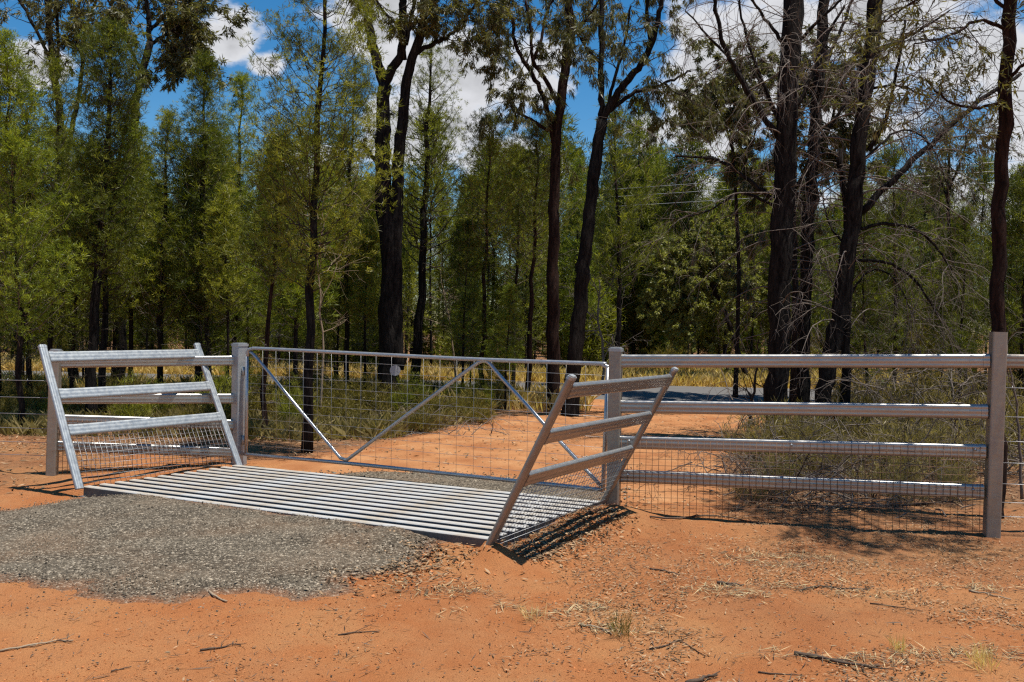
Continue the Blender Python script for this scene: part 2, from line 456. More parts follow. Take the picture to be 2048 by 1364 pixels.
TRACK = [(-2.6, 10.4), (-1.9, 11.7), (-0.7, 14.4), (0.7, 17.4), (1.8, 21.2), (9.5, 20.6), (5.0, 15.4), (3.1, 12.4), (2.2, 10.2), (1.9, 8.6), (0.9, 8.5)]
def height(x, y):
    x = np.asarray(x, float); y = np.asarray(y, float)
    near = 1 - sstep(14, 30, np.hypot(x, y))
    z = -0.125 + fbm(x * 0.7 + 3, y * 0.7, 3) * 0.06 * near + fbm(x * 3.1, y * 3.1, 4) * 0.035 * near + fbm(x * 11, y * 11, 3) * 0.014 * near
    dx, dy = x - GO[0], y - GO[1]
    a = dx * GU[0] + dy * GU[1]; b = dx * GV[0] + dy * GV[1]             # along the rails, across them
    s = a / GW; t = b / GD
    gz = grid_z(np.clip(s, 0, 1), np.clip(t, 0, 1))
    wn_ = fbm(x * 5, y * 5, 3)
    # ramp in front of the grid, lower at its left end; steep earth mound at its right end
    ramp = sstep(1.75, 0.0, -b) * (b <= 0.02) * sstep(-0.02, 0.2, s) * sstep(1.09, 1.0, s)
    ramp *= 1 - 0.55 * sstep(0.82, 0.9, s) * sstep(0.05, 0.5, -b)
    z = z + ramp * (gz - 0.02 - 0.045 * sstep(0.8, 0.9, s) - z + 0.02 * wn_)
    # ramp behind
    rb = sstep(1.3, 0.0, b - GD) * (b >= GD - 0.02) * sstep(0.0, 0.08, s) * sstep(1.0, 0.95, s)
    z = z + rb * (gz - 0.075 - z)
    # earth banked against the right end of the rails
    bank = sstep(0.62, 0.12, a - GW) * (a > GW - 0.03) * sstep(-0.32, -0.02, b) * sstep(GD + 0.5, GD - 0.1, b)
    z = z + bank * ((0.075 + 0.05 * sstep(0.4, 1.3, b) + 0.05 * wn_) - 0.01)
    # ridge under the right-hand fence
    fl = np.exp(-((y - (7.52 - 0.085 * (x - 0.9))) / 0.13) ** 2) * sstep(0.9, 1.2, x) * sstep(3.4, 2.2, x)
    z = z + fl * (0.05 + 0.09 * fbm(x * 6, y * 6, 2))
    pit = sstep(0.0, 0.09, np.minimum(np.minimum(a, GW - a), np.minimum(b, GD - b)) - 0.02)
    z = z * (1 - pit) + (-0.42) * pit
    # table drain and shoulder of the road
    return z
def axis(lo, hi, step, far, g=1.16):
    a = list(np.arange(lo, hi + 1e-6, step)); s = step; x = a[-1]
    while x < far: s *= g; x += s; a.append(x)
    s = step; x = a[0]; b = []
    while x > -far: s *= g; x -= s; b.append(x)
    return np.array(b[::-1] + a)
gx = axis(-5.6, 5.2, 0.04, 900, 1.13); gy = axis(3.4, 12.5, 0.04, 1200, 1.09)
X, Y = np.meshgrid(gx, gy)
Z = height(X, Y)
def litter_mask(x, y):
    tr = poly_sd(x, y, TRACK)
    m = 0.95 * sstep(0.1, -0.6, tr) * sstep(10.2, 11.4, y + 0.35 * (x + 2.5) * (x < 0))
    m = np.maximum(m, 0.9 * sstep(1.5, 2.6, x) * sstep(7.9, 8.9, y) * sstep(0.5, -0.3, tr))
    m = np.maximum(m, 0.55 * sstep(-0.3, 1.6, x) * sstep(4.3, 5.6, y) * (0.35 + 1.3 * fbm(x * 1.2, y * 1.2, 3)))
    m = np.maximum(m, 0.5 * sstep(1.2, 2.6, x) * sstep(5.6, 6.6, y))
    m = np.maximum(m, 0.6 * sstep(-4.2, -4.9, x) * sstep(8.0, 9.5, y))
    return np.clip(m, 0, 1)
g = MB(); ny, nx = X.shape
ii = (np.arange(ny - 1)[:, None] * nx + np.arange(nx - 1)[None, :]).ravel()
g.add(np.stack([X, Y, Z], -1).reshape(-1, 3), np.stack([ii, ii + 1, ii + nx + 1, ii + nx], -1), None, True, litter_mask(X, Y).ravel())
structure(g.build('ground', M['dirt']))

def sheet(name, poly, step, lift, edge, mat, tintf=None, keep=0.25, wob=0.12, wf=3.0):
    p = np.array(poly); lo = p.min(0) - 0.4; hi = p.max(0) + 0.4
    xs = np.arange(lo[0], hi[0], step); ys = np.arange(lo[1], hi[1], step)
    A, B = np.meshgrid(xs, ys)
    sd = poly_sd(A, B, poly) + wob * 2 * fbm(A * wf, B * wf, 4)
    z = height(A, B) + lift * np.clip(sd / edge, -1.6, 1) + fbm(A * 14, B * 14, 3) * 0.012
    n1 = len(xs); i = (np.arange(len(ys) - 1)[:, None] * n1 + np.arange(n1 - 1)[None, :])
    ok = (sd[:-1, :-1] > -keep) & (sd[1:, 1:] > -keep)
    i = i[ok]
    m = MB(); v = np.stack([A, B, z], -1).reshape(-1, 3)
    q = np.stack([i, i + 1, i + n1 + 1, i + n1], -1)
    used = np.unique(q); rm = np.full(len(v), -1); rm[used] = np.arange(len(used))
    tint = (1 - sstep(-0.08, 0.22, sd)).ravel()
    m.add(v[used], rm[q], None, True, tint[used])
    return structure(m.build(name, mat))
sheet('gravel_ramp', GRAVEL, 0.035, 0.026, 0.28, M['gravel'], wob=0.26, wf=2.6)
sheet('gravel_ramp', FAR_G, 0.05, 0.02, 0.2, M['gravel'])
sheet('dirt_track', TRACK, 0.09, 0.012, 0.3, M['track'], wob=0.3, wf=1.2)

# bitumen road beyond the trees
RA = -0.10; RU = np.array((cos(RA), sin(RA))); RV = np.array((-RU[1], RU[0])); RC = np.array((5.5, 22.6))
def road_pt(a, b): p = RC + RU * a + RV * b; return p
m = MB()
aa = np.linspace(-160, 160, 81); prof = [(-2.9, -0.17), (-2.25, -0.07), (0, -0.03), (2.25, -0.07), (2.9, -0.17)]
v = [(*road_pt(a, b), z) for a in aa for (b, z) in prof]
i = (np.arange(80)[:, None] * 5 + np.arange(4)[None, :]).ravel()
m.add(v, np.stack([i, i + 1, i + 6, i + 5], -1), None, True)
structure(m.build('road', M['asphalt']))

vg = [tuple(road_pt(-60, 3.0)), tuple(road_pt(60, 3.0)), tuple(road_pt(60, 8.5)), tuple(road_pt(-60, 8.5))]
sheet('grass_verge', vg, 0.35, 0.012, 0.4, M['verge'], wob=0.6, wf=0.6)
# ------------------------------------------------------------------ cattle grid
def g3(s, t, dz=0.0):
    p = GO + GU * GW * s + GV * GD * t
    return np.array((p[0], p[1], grid_z(s, t) + dz))
zU = np.array((0, 0, 1.0)); gu3 = (g3(1, 0) - g3(0, 0)); gu3 /= np.linalg.norm(gu3); gv3 = g3(0, 1) - g3(0, 0); gv3 /= np.linalg.norm(gv3)
gn3 = np.cross(gu3, gv3)
grid = thing('cattle_grid', 'galvanised steel cattle grid of parallel bars across the gateway in front of the gate', 'cattle grid', g3(0.5, 0.5))
def rel(root, o): o.parent = root; o.matrix_parent_inverse = root.matrix_world.inverted() if False else o.matrix_parent_inverse; o.location = tuple(-np.array(root.location)); return o
NB = 12; hw, hh = 0.032, 0.042
prof = [(-hw, -2 * hh), (hw, -2 * hh), (hw, -0.015), (hw, -0.008), (hw - 0.008, 0), (-hw + 0.008, 0), (-hw, -0.008), (-hw, -0.015)]
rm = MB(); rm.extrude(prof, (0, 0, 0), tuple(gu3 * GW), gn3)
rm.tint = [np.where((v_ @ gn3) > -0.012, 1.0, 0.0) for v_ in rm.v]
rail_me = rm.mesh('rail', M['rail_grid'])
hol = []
for e, sgn in ((np.zeros(3), -1), (gu3 * GW, 1)):                       # dark plates colour in the shade inside the open bar ends
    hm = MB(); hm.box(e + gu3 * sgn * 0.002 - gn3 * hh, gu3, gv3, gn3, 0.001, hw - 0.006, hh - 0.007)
    hol.append(hm.mesh('end_shade_plate', M['hollow']))
for k in range(NB):
    t = (k + 0.22) / (NB - 0.56)
    a = g3(0.0, t) - np.array(grid.location)
    r = link('rail', rail_me, grid, tuple(a)); [link('end_shade_plate', h_, r) for h_ in hol]
for k in range(5):
    m = MB(); s = 0.02 + k * 0.24
    m.box(g3(s, 0.5, -2 * hh - 0.075), gu3, gv3, gn3, 0.03, GD / 2, 0.07); rel(grid, m.build('bearer', M['steel']))
for s in (0.003,):                                               # end channels
    m = MB(); c = g3(s, 0.5, -2 * hh - 0.08)
    m.box(c + gu3 * (-0.03 if s < 0.5 else 0.03), gu3, gv3, gn3, 0.006, GD / 2 + 0.03, 0.075)
    m.box(c + gn3 * 0.072, gu3, gv3, gn3, 0.03, GD / 2 + 0.03, 0.005); m.box(c - gn3 * 0.072, gu3, gv3, gn3, 0.03, GD / 2 + 0.03, 0.005)
    rel(grid, m.build('end_channel', M['steel']))
for t, dt in ((-0.012, -1), (1.012, 1)):
    m = MB(); m.box(g3(0.5, t, -2 * hh - 0.115), gu3, gv3, gn3, GW / 2, 0.008, 0.1); rel(grid, m.build('edge_plate', M['steel_pale']))

# oval cattle rail profile with rolled grooves, (thickness, height)
def oval(h=0.112, w=0.044):
    p = []
    for k in range(7): a = -pi / 2 + (k / 6 - 0.5) * 2 * 1.25; p.append((w / 2 * cos(a) * 1.0, -h / 2 + w * 0.42 + w * 0.42 * sin(a)))
    right = [(w / 2, -h * 0.26), (w / 2 - 0.003, -h * 0.18), (w / 2, -h * 0.10), (w / 2, h * 0.10), (w / 2 - 0.003, h * 0.18), (w / 2, h * 0.26)]
    top = []
    for k in range(7): a = pi / 2 + (k / 6 - 0.5) * 2 * -1.25; top.append((w / 2 * cos(a), h / 2 - w * 0.42 + w * 0.42 * sin(a)))
    p = p + right + sorted(top, key=lambda q: -q[0]) + [(-a, b) for a, b in right[::-1]]
    return p
OVAL = oval()
def oval_rail(root, p0, p1, up=(0, 0, 1), mat='steel', name='rail', sc=1.0, sleeve=True):
    p0 = np.asarray(p0, float); p1 = np.asarray(p1, float)
    m = MB(); m.extrude([(a * sc, b * sc) for a, b in OVAL], p0, p1, up, True)
    r = rel(root, m.build(name, M[mat]))
    if sleeve:
        d = (p1 - p0) / np.linalg.norm(p1 - p0)
        for e, sg in ((p0, 1), (p1, -1)):
            s = MB(); s.extrude([(a * 1.16 * sc, b * 1.05 * sc) for a, b in OVAL], e + d * sg * 0.002, e + d * sg * 0.05, up, True)
            c = s.build('end_sleeve', M[mat]); c.parent = r
    return r

# ------------------------------------------------------------------ wings of the grid
def wing(side, label):
    s = 0.0 if side < 0 else 1.0
    root = thing('grid_wing', label, 'wing panel', g3(s, 0.5))
    if side < 0: tops = [at(85, 694, 8.404 + 0.31), at(394, 690, 10.04 + 0.31)]
    else: tops = [at(1143, 756, 6.31 - 0.30), at(1349, 740, 7.94 - 0.30)]
    feet = [g3(s, -0.02, -0.02), g3(s, 1.02, -0.02)]
    if side > 0: feet[0] = g3(s, -0.03, -0.035) + gu3 * 0.02
    d = (feet[1] - feet[0]); d /= np.linalg.norm(d)
    lean = ((tops[0] - feet[0]) + (tops[1] - feet[1])); lean /= np.linalg.norm(lean)
    nrm = np.cross(d, lean); nrm /= np.linalg.norm(nrm)
    LEG = [(a * 0.9, b * 0.72) for a, b in OVAL]
    for f, t in zip(feet, tops):
        m = MB(); ax = (t - f) / np.linalg.norm(t - f)
        m.extrude(LEG, f, t, d, True)
        leg = rel(root, m.build('leg', M['steel_pale' if side < 0 else 'steel_post']))
        c = MB(); c.extrude([(a * 1.1, b * 1.06) for a, b in LEG], t - ax * 0.01, t + ax * 0.012, d, True)
        c.extrude([(a * 0.85, b * 0.85) for a, b in LEG], t + ax * 0.0121, t + ax * 0.02, d, True)
        cc = c.build('cap', M['steel_pale']); cc.parent = leg
    P = lambda a, b: feet[0] * (1 - a) * (1 - b) + feet[1] * a * (1 - b) + tops[0] * (1 - a) * b + tops[1] * a * b
    fr = (0.925, 0.655, 0.40) if side < 0 else (0.925, 0.655, 0.40)
    for b in fr:
        off = d * 0.035
        oval_rail(root, P(0, b) + off, P(1, b) - off, P(0.5, 1) - P(0.5, 0), 'steel_pale' if side < 0 else 'steel_shaded', 'rail', 0.98)
    # weldmesh skirt below the lowest rail
    n_v, n_h = 34, 11
    L = np.linalg.norm(P(1, 0) - P(0, 0))
    bt = fr[2] - 0.02
    for k in range(1, n_v):
        a = k / n_v; w = MB(); w.tube([P(a, -0.0) + nrm * 0.012 * side, P(a, bt) + nrm * 0.012 * side], 0.0019, 4)
        rel(root, w.build('mesh_wire', M['wire']))
    for k in range(n_h):
        b = bt * k / (n_h - 1); w = MB(); w.tube([P(0.02, b) + nrm * 0.017 * side, P(0.98, b) + nrm * 0.017 * side], 0.0019, 4)
        rel(root, w.build('mesh_wire', M['wire']))
    return root
wing(-1, 'bright galvanised wing panel leaning outwards beside the gravel, before the short fence')
wing(1, 'brownish wing panel leaning over red dirt with striped shadows, before the long fence')

# ------------------------------------------------------------------ posts, rail fences, gate
def sq_post(root, base, top, hx, hy, ang, mat='steel_post', cap=True, name='post', round_=0.012):
    base = np.asarray(base, float); top = np.asarray(top, float)
    c, s = cos(ang), sin(ang); r = round_
    prof = []
    for (sx, sy) in ((1, 1), (-1, 1), (-1, -1), (1, -1)):
        for q in range(3):
            a0 = math.atan2(sy, sx) - pi / 4 + q * pi / 4
            prof.append((sx * (hx - r) + r * cos(a0), sy * (hy - r) + r * sin(a0)))
    m = MB(); up = np.array((-s, c, 0.0))
    m.extrude([(-a, b) for a, b in prof][::-1], base, top, up)
    p = rel(root, m.build(name, M[mat]))
    if cap:
        ax = (top - base) / np.linalg.norm(top - base)
        cm = MB(); cm.extrude([(-a * 1.09, b * 1.09) for a, b in prof][::-1], top - ax * 0.012, top + ax * 0.014, up)
        cm.extrude([(-a * 0.9, b * 0.9) for a, b in prof][::-1], top + ax * 0.0141, top + ax * 0.024, up)
        cp = cm.build('post_cap', M['steel_pale']); cp.parent = p
    return p
def hz(x, y): return float(height(np.array([x]), np.array([y]))[0])

# right-hand fence
YR0, YR1 = 8.05, 7.36
gp = at(1231, 700, YR0); ep = at(1985, 900, YR1)
rf = thing('rail_fence', 'long four rail steel fence with mesh below, from the gate to the tall square post', 'fence', (gp[0], gp[1], hz(gp[0], gp[1])))
sq_post(rf, (gp[0] + 0.0, gp[1], -0.3), at(1232, 700, YR0), 0.055, 0.055, GA * 0.5, 'steel_post')
sq_post(rf, (ep[0] - 0.0, ep[1], -0.3), at(1997, 664, YR1), 0.056, 0.05, -0.15, 'steel_post', cap=False)
rr = [(722, 722), (813, 823), (884, 903), (951, 983)]
for k, (a, b) in enumerate(rr):
    xl = 1241 - k * 2
    oval_rail(rf, at(xl, a, YR0 - 0.02), at(1979 - k * 4, b, YR1 + 0.01), (0, 0, 1), 'steel_shaded')
# bolts
for k in (2, 3):
    for f in (0.03, 0.49, 0.97):
        p = at(1241 - k * 2, rr[k][0], YR0 - 0.02) * (1 - f) + at(1979 - k * 4, rr[k][1], YR1 + 0.01) * f
        m = MB(); m.tube([p + np.array((0, -0.024, 0.015)), p + np.array((0, -0.032, 0.015))], 0.011, 8); rel(rf, m.build('bolt', M['steel_pale']))
nv = 54
for k in range(nv):
    f = (k + 0.4) / nv
    a = at(1237, 878, YR0 - 0.02) * (1 - f) + at(1967, 893, YR1 + 0.01) * f
    x, y = a[0], a[1] - 0.028
    w = MB(); w.tube([(x, y, a[2]), (x + 0.003 * sin(k), y, hz(x, y) + 0.01 + 0.03 * (k % 3 == 0))], 0.0021, 4); rel(rf, w.build('mesh_wire', M['rusty_wire']))
for k in range(11):
    f = k / 10
    a = at(1237, 890 + f * 125, YR0 - 0.02); b = at(1966 - f * 6, 905 + f * 148, YR1 + 0.01)
    n = 12; pts = [a * (1 - q) + b * q + np.array((0, -0.033, 0.004 * sin(q * 37 + k))) for q in np.linspace(0, 1, n)]
    w = MB(); w.tube(pts, 0.0019, 4); rel(rf, w.build('mesh_wire', M['rusty_wire']))

# left-hand fence
YL0, YL1 = 9.6, 10.45
lp = at(106, 800, YL0); lg = at(480, 800, YL1)
lf = thing('rail_fence', 'short four rail fence with mesh between corner post and gate, behind the bright wing', 'fence', (lp[0], lp[1], hz(lp[0], lp[1])))
sq_post(lf, (*lp[:2], -0.3), at(112, 703, YL0), 0.05, 0.05, 0.1, 'steel_post')
sq_post(lf, (*lg[:2], -0.3), at(480, 690, YL1), 0.06, 0.07, GA * 1.2, 'steel_pale')
lr = [(725, 721), (797, 797), (839, 849), (892, 905)]
for k, (a, b) in enumerate(lr):
    oval_rail(lf, at(114, a, YL0 + 0.02), at(468, b, YL1 - 0.02), (0, 0, 1), 'steel_shaded')
nv = 40
for k in range(nv):
    f = (k + 0.5) / nv
    a = at(115, 836, YL0) * (1 - f) + at(470, 846, YL1) * f
    x, y = a[0], a[1] - 0.03
    w = MB(); w.tube([(x, y, a[2]), (x, y, hz(x, y) + 0.01)], 0.0026, 4); rel(lf, w.build('mesh_wire', M['rusty_wire']))
for k in range(9):
    f = k / 8
    a = at(115, 842 + f * 92, YL0); b = at(470, 852 + f * 68, YL1)
    w = MB(); w.tube([a + np.array((0, -0.034, 0)), b + np.array((0, -0.034, 0))], 0.0024, 4); rel(lf, w.build('mesh_wire', M['rusty_wire']))

# the gate
YG0, YG1 = 10.36, 8.22
G = lambda u, v: at(u, v, 1 / ((1 - (u - 500) / 713.0) / YG0 + (u - 500) / 713.0 / YG1))   # a point of the gate's own plane
gate = thing('farm_gate', 'wide galvanised tube gate with W shaped bracing and wire mesh, closed behind the cattle grid', 'gate', tuple(G(856, 940) * np.array((1, 1, 0)) + np.array((0, 0, -0.05))))
def smooth_path(pts, n=6):
    p = np.asarray(pts, float); p = np.concatenate([[2 * p[0] - p[1]], p, [2 * p[-1] - p[-2]]]); out = []
    for i in range(1, len(p) - 2):
        for t in np.linspace(0, 1, n, endpoint=False):
            out.append(0.5 * ((2 * p[i]) + (-p[i - 1] + p[i + 1]) * t + (2 * p[i - 1] - 5 * p[i] + 4 * p[i + 1] - p[i + 2]) * t * t + (-p[i - 1] + 3 * p[i] - 3 * p[i + 1] + p[i + 2]) * t ** 3))
    out.append(p[-2]); return np.array(out)
R = 0.0195
m = MB(); m.tube(smooth_path([G(494, 712), G(496, 702), G(504, 697.5), G(530, 697.5), G(740, 708), G(960, 719), G(1190, 727), G(1204, 729), G(1218, 735)], 5), R, 10); rel(gate, m.build('top_rail', M['steel']))
m = MB(); m.tube(smooth_path([G(491, 906), G(505, 910), G(690, 926), G(900, 948), G(1110, 970), G(1206, 980)], 5), R, 10); rel(gate, m.build('bottom_rail', M['steel']))
m = MB(); m.tube([G(494, 708), G(492, 906)], R, 10); rel(gate, m.build('end_stile', M['steel']))
m = MB(); m.tube([G(1216, 733), G(1206, 980)], R, 10); rel(gate, m.build('end_stile', M['steel']))
m = MB()
br = [G(500, 704), G(515, 718), G(600, 820), G(674, 908), G(682, 916), G(692, 919), G(702, 914), G(800, 840), G(945, 733), G(957, 725), G(968, 722), G(979, 727), G(1000, 752), G(1090, 850), G(1202, 972)]
m.tube(smooth_path(br, 5) + np.array((0.0, 0.004, 0)), R * 0.92, 10); rel(gate, m.build('brace', M['steel']))
for k in range(1, 12):
    f = k / 12; w = MB(); n = 9
    pts = []
    for q in np.linspace(0, 1, n):
        u = 496 + q * 712
        v = (697 + 34 * q) * (1 - f) + (907 + 72 * q) * f
        pts.append(G(u, v) + np.array((0.01, 0.022, 0.003 * sin(q * 19 + k * 2))))
    w.tube(pts, 0.0017, 4); rel(gate, w.build('wire', M['wire']))
for k in range(1, 22):
    q = 1 - (1 - k / 22) ** 1.0; q = q * 0.87 + 0.13 * q * q if False else q
    # even spacing along the gate
    p0 = G(496, 700); p1 = G(1210, 730)
    u_ = p0 * (1 - q) + p1 * q; a_, b_ = G(497, 905), G(1206, 979); v_ = a_ * (1 - q) + b_ * q
    w = MB(); w.tube([u_ + np.array((0.012, 0.026, 0)), v_ + np.array((0.012, 0.026, 0))], 0.0015, 4); rel(gate, w.build('wire', M['wire']))
m = MB(); c = G(790, 741); m.tube([c + np.array((0, 0.012, 0)), c + np.array((0, 0.016, 0))], 0.054, 24, smooth=False); rel(gate, m.build('tag_disc', M['tagm']))
for v in (742, 880):
    m = MB(); c = G(487, v); m.tube([c - zU * 0.05, c + zU * 0.05], 0.022, 8); rel(gate, m.build('hinge', M['steel_pale']))

# plain wire fences running on from both ends
def wire_fence(label, ends0, ends1, posts, barb):
    root = thing('wire_fence', label, 'wire fence', tuple(ends0[-1]))
    for k, (a, b) in enumerate(zip(ends0, ends1)):
        n = 40; pts = [a * (1 - q) + b * q + np.array((0, 0, -0.05 * 4 * q * (1 - q) * 0.5)) for q in np.linspace(0, 1, n)]
        w = MB(); w.tube(pts, 0.0028, 4)
        if k < barb:
            for q in np.linspace(0.01, 0.99, 40):
                p = a * (1 - q) + b * q; w.tube([p + np.array((0.0, 0.0, -0.014)), p + np.array((0.012, 0.006, 0.014))], 0.0025, 3)
        rel(root, w.build('wire', M['wire']))
    for p in posts:
        m = MB(); m.box((p[0], p[1], 0.45), (1, 0, 0), (0, 1, 0), (0, 0, 1), 0.018, 0.004, 0.75); m.box((p[0], p[1] + 0.014, 0.45), (1, 0, 0), (0, 1, 0), (0, 0, 1), 0.004, 0.013, 0.75)
        rel(root, m.build('star_picket', M['darktwig']))
    return root
e0 = [at(108, v, YL0) for v in (762, 796, 829, 858, 886, 912)]
wire_fence('wire strands stretching left from the corner post of the short fence', e0, [p + np.array((-9, 1.6, 0.0)) for p in e0], [(-7.9, 10.2), (-11.4, 10.8)], 1)
e1 = [at(2000 - k * 3, v, YR1 + 0.03) for k, v in enumerate((775, 833, 882, 925, 967, 1004, 1032))]
wf = wire_fence('wire strands stretching right from the tall square post of the long fence', e1, [p + np.array((9, -0.5, 0.0)) for p in e1], [(7.2, 7.22), (10.4, 7.05)], 1)
top = at(2003, 722, YR1 + 0.04); 
oval_rail(wf, top, top + np.array((2.6, 0.1, 0.0)), (0, 0, 1), 'steel_post')
sq_post(wf, (top[0] + 2.65, top[1] + 0.1, -0.4), top + np.array((2.65, 0.1, 0.12)), 0.05, 0.05, 0.0)

# power line along the road
pl = thing('power_line', 'thin overhead power wires running along the road among the trees', 'power line', (-34, 46, -0.12))
pa, pb = at(-700, 482, 50), at(2500, 330, 23)
for k, dz in enumerate((0, 0.34, 0.62)):
    n = 40; m = MB()
    m.tube([pa * (1 - q) + pb * q + np.array((0, 0.25 * k, dz - 0.5 * 4 * q * (1 - q))) for q in np.linspace(0, 1, n)], 0.008, 5); rel(pl, m.build('cable', M['wire']))
for p in (pa, pb):
    m = MB(); m.tube([(p[0], p[1] + 0.25, -0.6), (p[0], p[1] + 0.25, p[2] + 0.9)], np.array((0.15, 0.11)), 10); rel(pl, m.build('pole', M['cypbark']))

#--TREES--
# ------------------------------------------------------------------ vegetation builders
def unit(a): return a / (np.linalg.norm(a, axis=-1, keepdims=True) + 1e-9)
def blades(mb, P, D, S, n, w, spread, rg, tint, droop=0.0, quad=False, taper=0.25):
    """n thin blades fanning out from every point P along D, length about S"""
    N = len(P)
    if N == 0: return
    P = np.repeat(P, n, 0); D = np.repeat(D, n, 0); S = np.repeat(S, n); T = np.repeat(tint, n)
    d = unit(D + spread * rg.standard_normal(D.shape)); d[:, 2] -= droop; d = unit(d)
    L = S * rg.uniform(0.55, 1.1, len(S))
    side = unit(np.cross(d, rg.standard_normal(d.shape)))
    W = (w * rg.uniform(0.7, 1.3, len(S)))[:, None]
    b = P + 0.12 * S[:, None] * rg.standard_normal(d.shape)
    tip = b + d * L[:, None]
    T = np.clip(T + 0.12 * rg.standard_normal(len(T)), 0, 1)
    k = len(b)
    if quad:
        mid = b + d * (L * 0.45)[:, None]
        v = np.stack([b, mid + side * W * 0.5, tip, mid - side * W * 0.5], 1).reshape(-1, 3)
        mb.add(v, np.arange(k * 4).reshape(-1, 4), None, False, np.repeat(T, 4))
    else:
        v = np.stack([b + side * W * taper, b + d * (L * 0.6)[:, None] + side * W * -0.5, tip], 1).reshape(-1, 3)
        mb.add(v, None, np.arange(k * 3).reshape(-1, 3), False, np.repeat(T, 3))

def interp_path(pts, n):
    pts = np.asarray(pts, float); s = np.concatenate([[0], np.cumsum(np.linalg.norm(np.diff(pts, axis=0), axis=1))]); t = np.linspace(0, s[-1], n)
    return np.stack([np.interp(t, s, pts[:, i]) for i in range(3)], 1)
def limb_path(pts, n, rg, wob):
    p = smooth_path(pts, 4) if len(pts) > 2 else np.asarray(pts, float)
    p = interp_path(p, n)
    w = rg.standard_normal(p.shape) * wob; w[0] = 0
    return p + w

def cypress_parts(rg, path, r0, zc, R, nb, ntuft=12, nbl=11, S=0.17, w=0.017, spread=0.55, prof=None, gaps=0.0, dead=10, pointy=0.75, trunk_k=8, asym=0.0, tuft_mul=1.0, puff=0.09):
    """slender cypress pine: trunk along path, ascending branches, upright feathery sprays. zc: share of the trunk where the crown starts"""
    wood = MB(); br = MB(); leaf = MB()
    path = np.asarray(path, float); n = len(path)
    tt = np.linspace(0, 1, n)
    rad = r0 * (1 - tt) ** 0.75 * 0.93 + r0 * 0.07; rad[0] *= 1.25
    wood.tube(path, rad, trunk_k, wob=0.05, rg=rg)
    H = path[-1, 2] - path[0, 2]
    fr = np.sort(rg.uniform(0, 1, nb) ** 0.9)
    ga = rg.uniform(0, 6.28)
    Ps, Ds, Ss, Ts = [], [], [], []
    base_t = rg.uniform(0.25, 0.7)
    for k, f in enumerate(fr):
        t = zc + (0.985 - zc) * f
        o = np.array([np.interp(t, tt, path[:, i]) for i in range(3)])
        sh = min(1.0, (f / 0.14) ** 0.7 + 0.25) * (1 - f) ** pointy * 1.1 + 0.09
        if prof is not None: sh *= np.interp(f, *prof)
        ph = ga + k * 2.39996 + rg.normal(0, 0.35)
        if gaps and vnoise(np.array([ph * 0.9 + 31.7 * base_t]), np.array([f * 5.0 + 7 * base_t]))[0] < gaps: continue
        L = R * sh * rg.uniform(0.6, 1.2) * (1 + asym * cos(ph))
        el = rg.uniform(0.25, 0.75) + 0.35 * f
        hdir = np.array((cos(ph), sin(ph), 0.0))
        m = 6; s = np.linspace(0, 1, m)
        rise = L * (math.tan(el) * s * 0.55 + 0.55 * s ** 2)
        pts = o + hdir * (L * s)[:, None]; pts[:, 2] += rise
        pts[1:] += rg.standard_normal((m - 1, 3)) * 0.035 * L
        br.tube(pts, np.linspace(max(0.006, r0 * 0.16 * (1 - 0.6 * f)), 0.003, m), 4, cap=False)
        # sprays sit in separate puffs along the outer part of the branch
        npuff = max(2, int(round((2.2 + 3.2 * sh) * (0.8 + 0.4 * rg.uniform()))))
        per = max(3, int(ntuft * tuft_mul * (0.4 + 0.6 * sh) / npuff))
        tg = unit(pts[-1] - pts[1])
        for j in range(npuff):
            q = 1.0 if j == 0 else rg.uniform(0.25, 0.98) ** 0.8
            pc = np.array([np.interp(q, s, pts[:, i]) for i in range(3)])
            if j: pc = pc + rg.standard_normal(3) * np.array((1, 1, 0.7)) * 0.17 * L * (0.4 + 0.7 * q)
            pr = puff * (0.75 + 0.5 * rg.uniform()) * (0.7 + 0.4 * sh)
            off = rg.standard_normal((per, 3)) * pr * np.array((1, 1, 0.9)); off[:, 2] += pr * 0.4
            Ps.append(pc + off)
            Ds.append(unit(unit(off) * 0.75 + tg * 0.35 + np.array((0, 0, 0.55))))
            Ss.append(S * rg.uniform(0.7, 1.2, per)); pt = rg.normal(0, 0.24)
            Ts.append(np.clip(base_t * 0.4 + 0.3 + pt + rg.normal(0, 0.08, per), 0, 1))
    # leader
    c = 14; z = rg.uniform(0.9, 1.0, c); p = np.stack([np.interp(z, tt, path[:, i]) for i in range(3)], 1)
    Ps.append(p); Ds.append(np.tile(np.array((0, 0, 1.0)), (c, 1))); Ss.append(np.full(c, S)); Ts.append(np.full(c, 0.5))
    blades(leaf, np.concatenate(Ps), np.concatenate(Ds), np.concatenate(Ss), nbl, w, spread, rg, np.concatenate(Ts))
    # bare twigs below the crown
    for k in range(dead):
        t = rg.uniform(0.12, max(0.2, zc + 0.2)); o = np.array([np.interp(t, tt, path[:, i]) for i in range(3)])
        ph = rg.uniform(0, 6.28); L = R * rg.uniform(0.35, 1.0); s = np.linspace(0, 1, 6)
        pts = o + np.array((cos(ph), sin(ph), 0)) * (L * s)[:, None]; pts[:, 2] += L * (0.35 * s - 0.25 * s ** 2) + 0
        pts[1:] += rg.standard_normal((5, 3)) * 0.04 * L
        br.tube(pts, np.linspace(max(0.005, r0 * 0.09), 0.002, 6), 3, cap=False)
        for j in range(3):
            q = pts[2 + j]; e = unit(pts[-1] - pts[0] + rg.standard_normal(3) * L * 0.7) * L * rg.uniform(0.2, 0.45)
            br.tube([q, q + e * 0.5 + rg.standard_normal(3) * 0.03, q + e], np.array((0.004, 0.003, 0.0015)), 3, cap=False)
    return wood, br, leaf

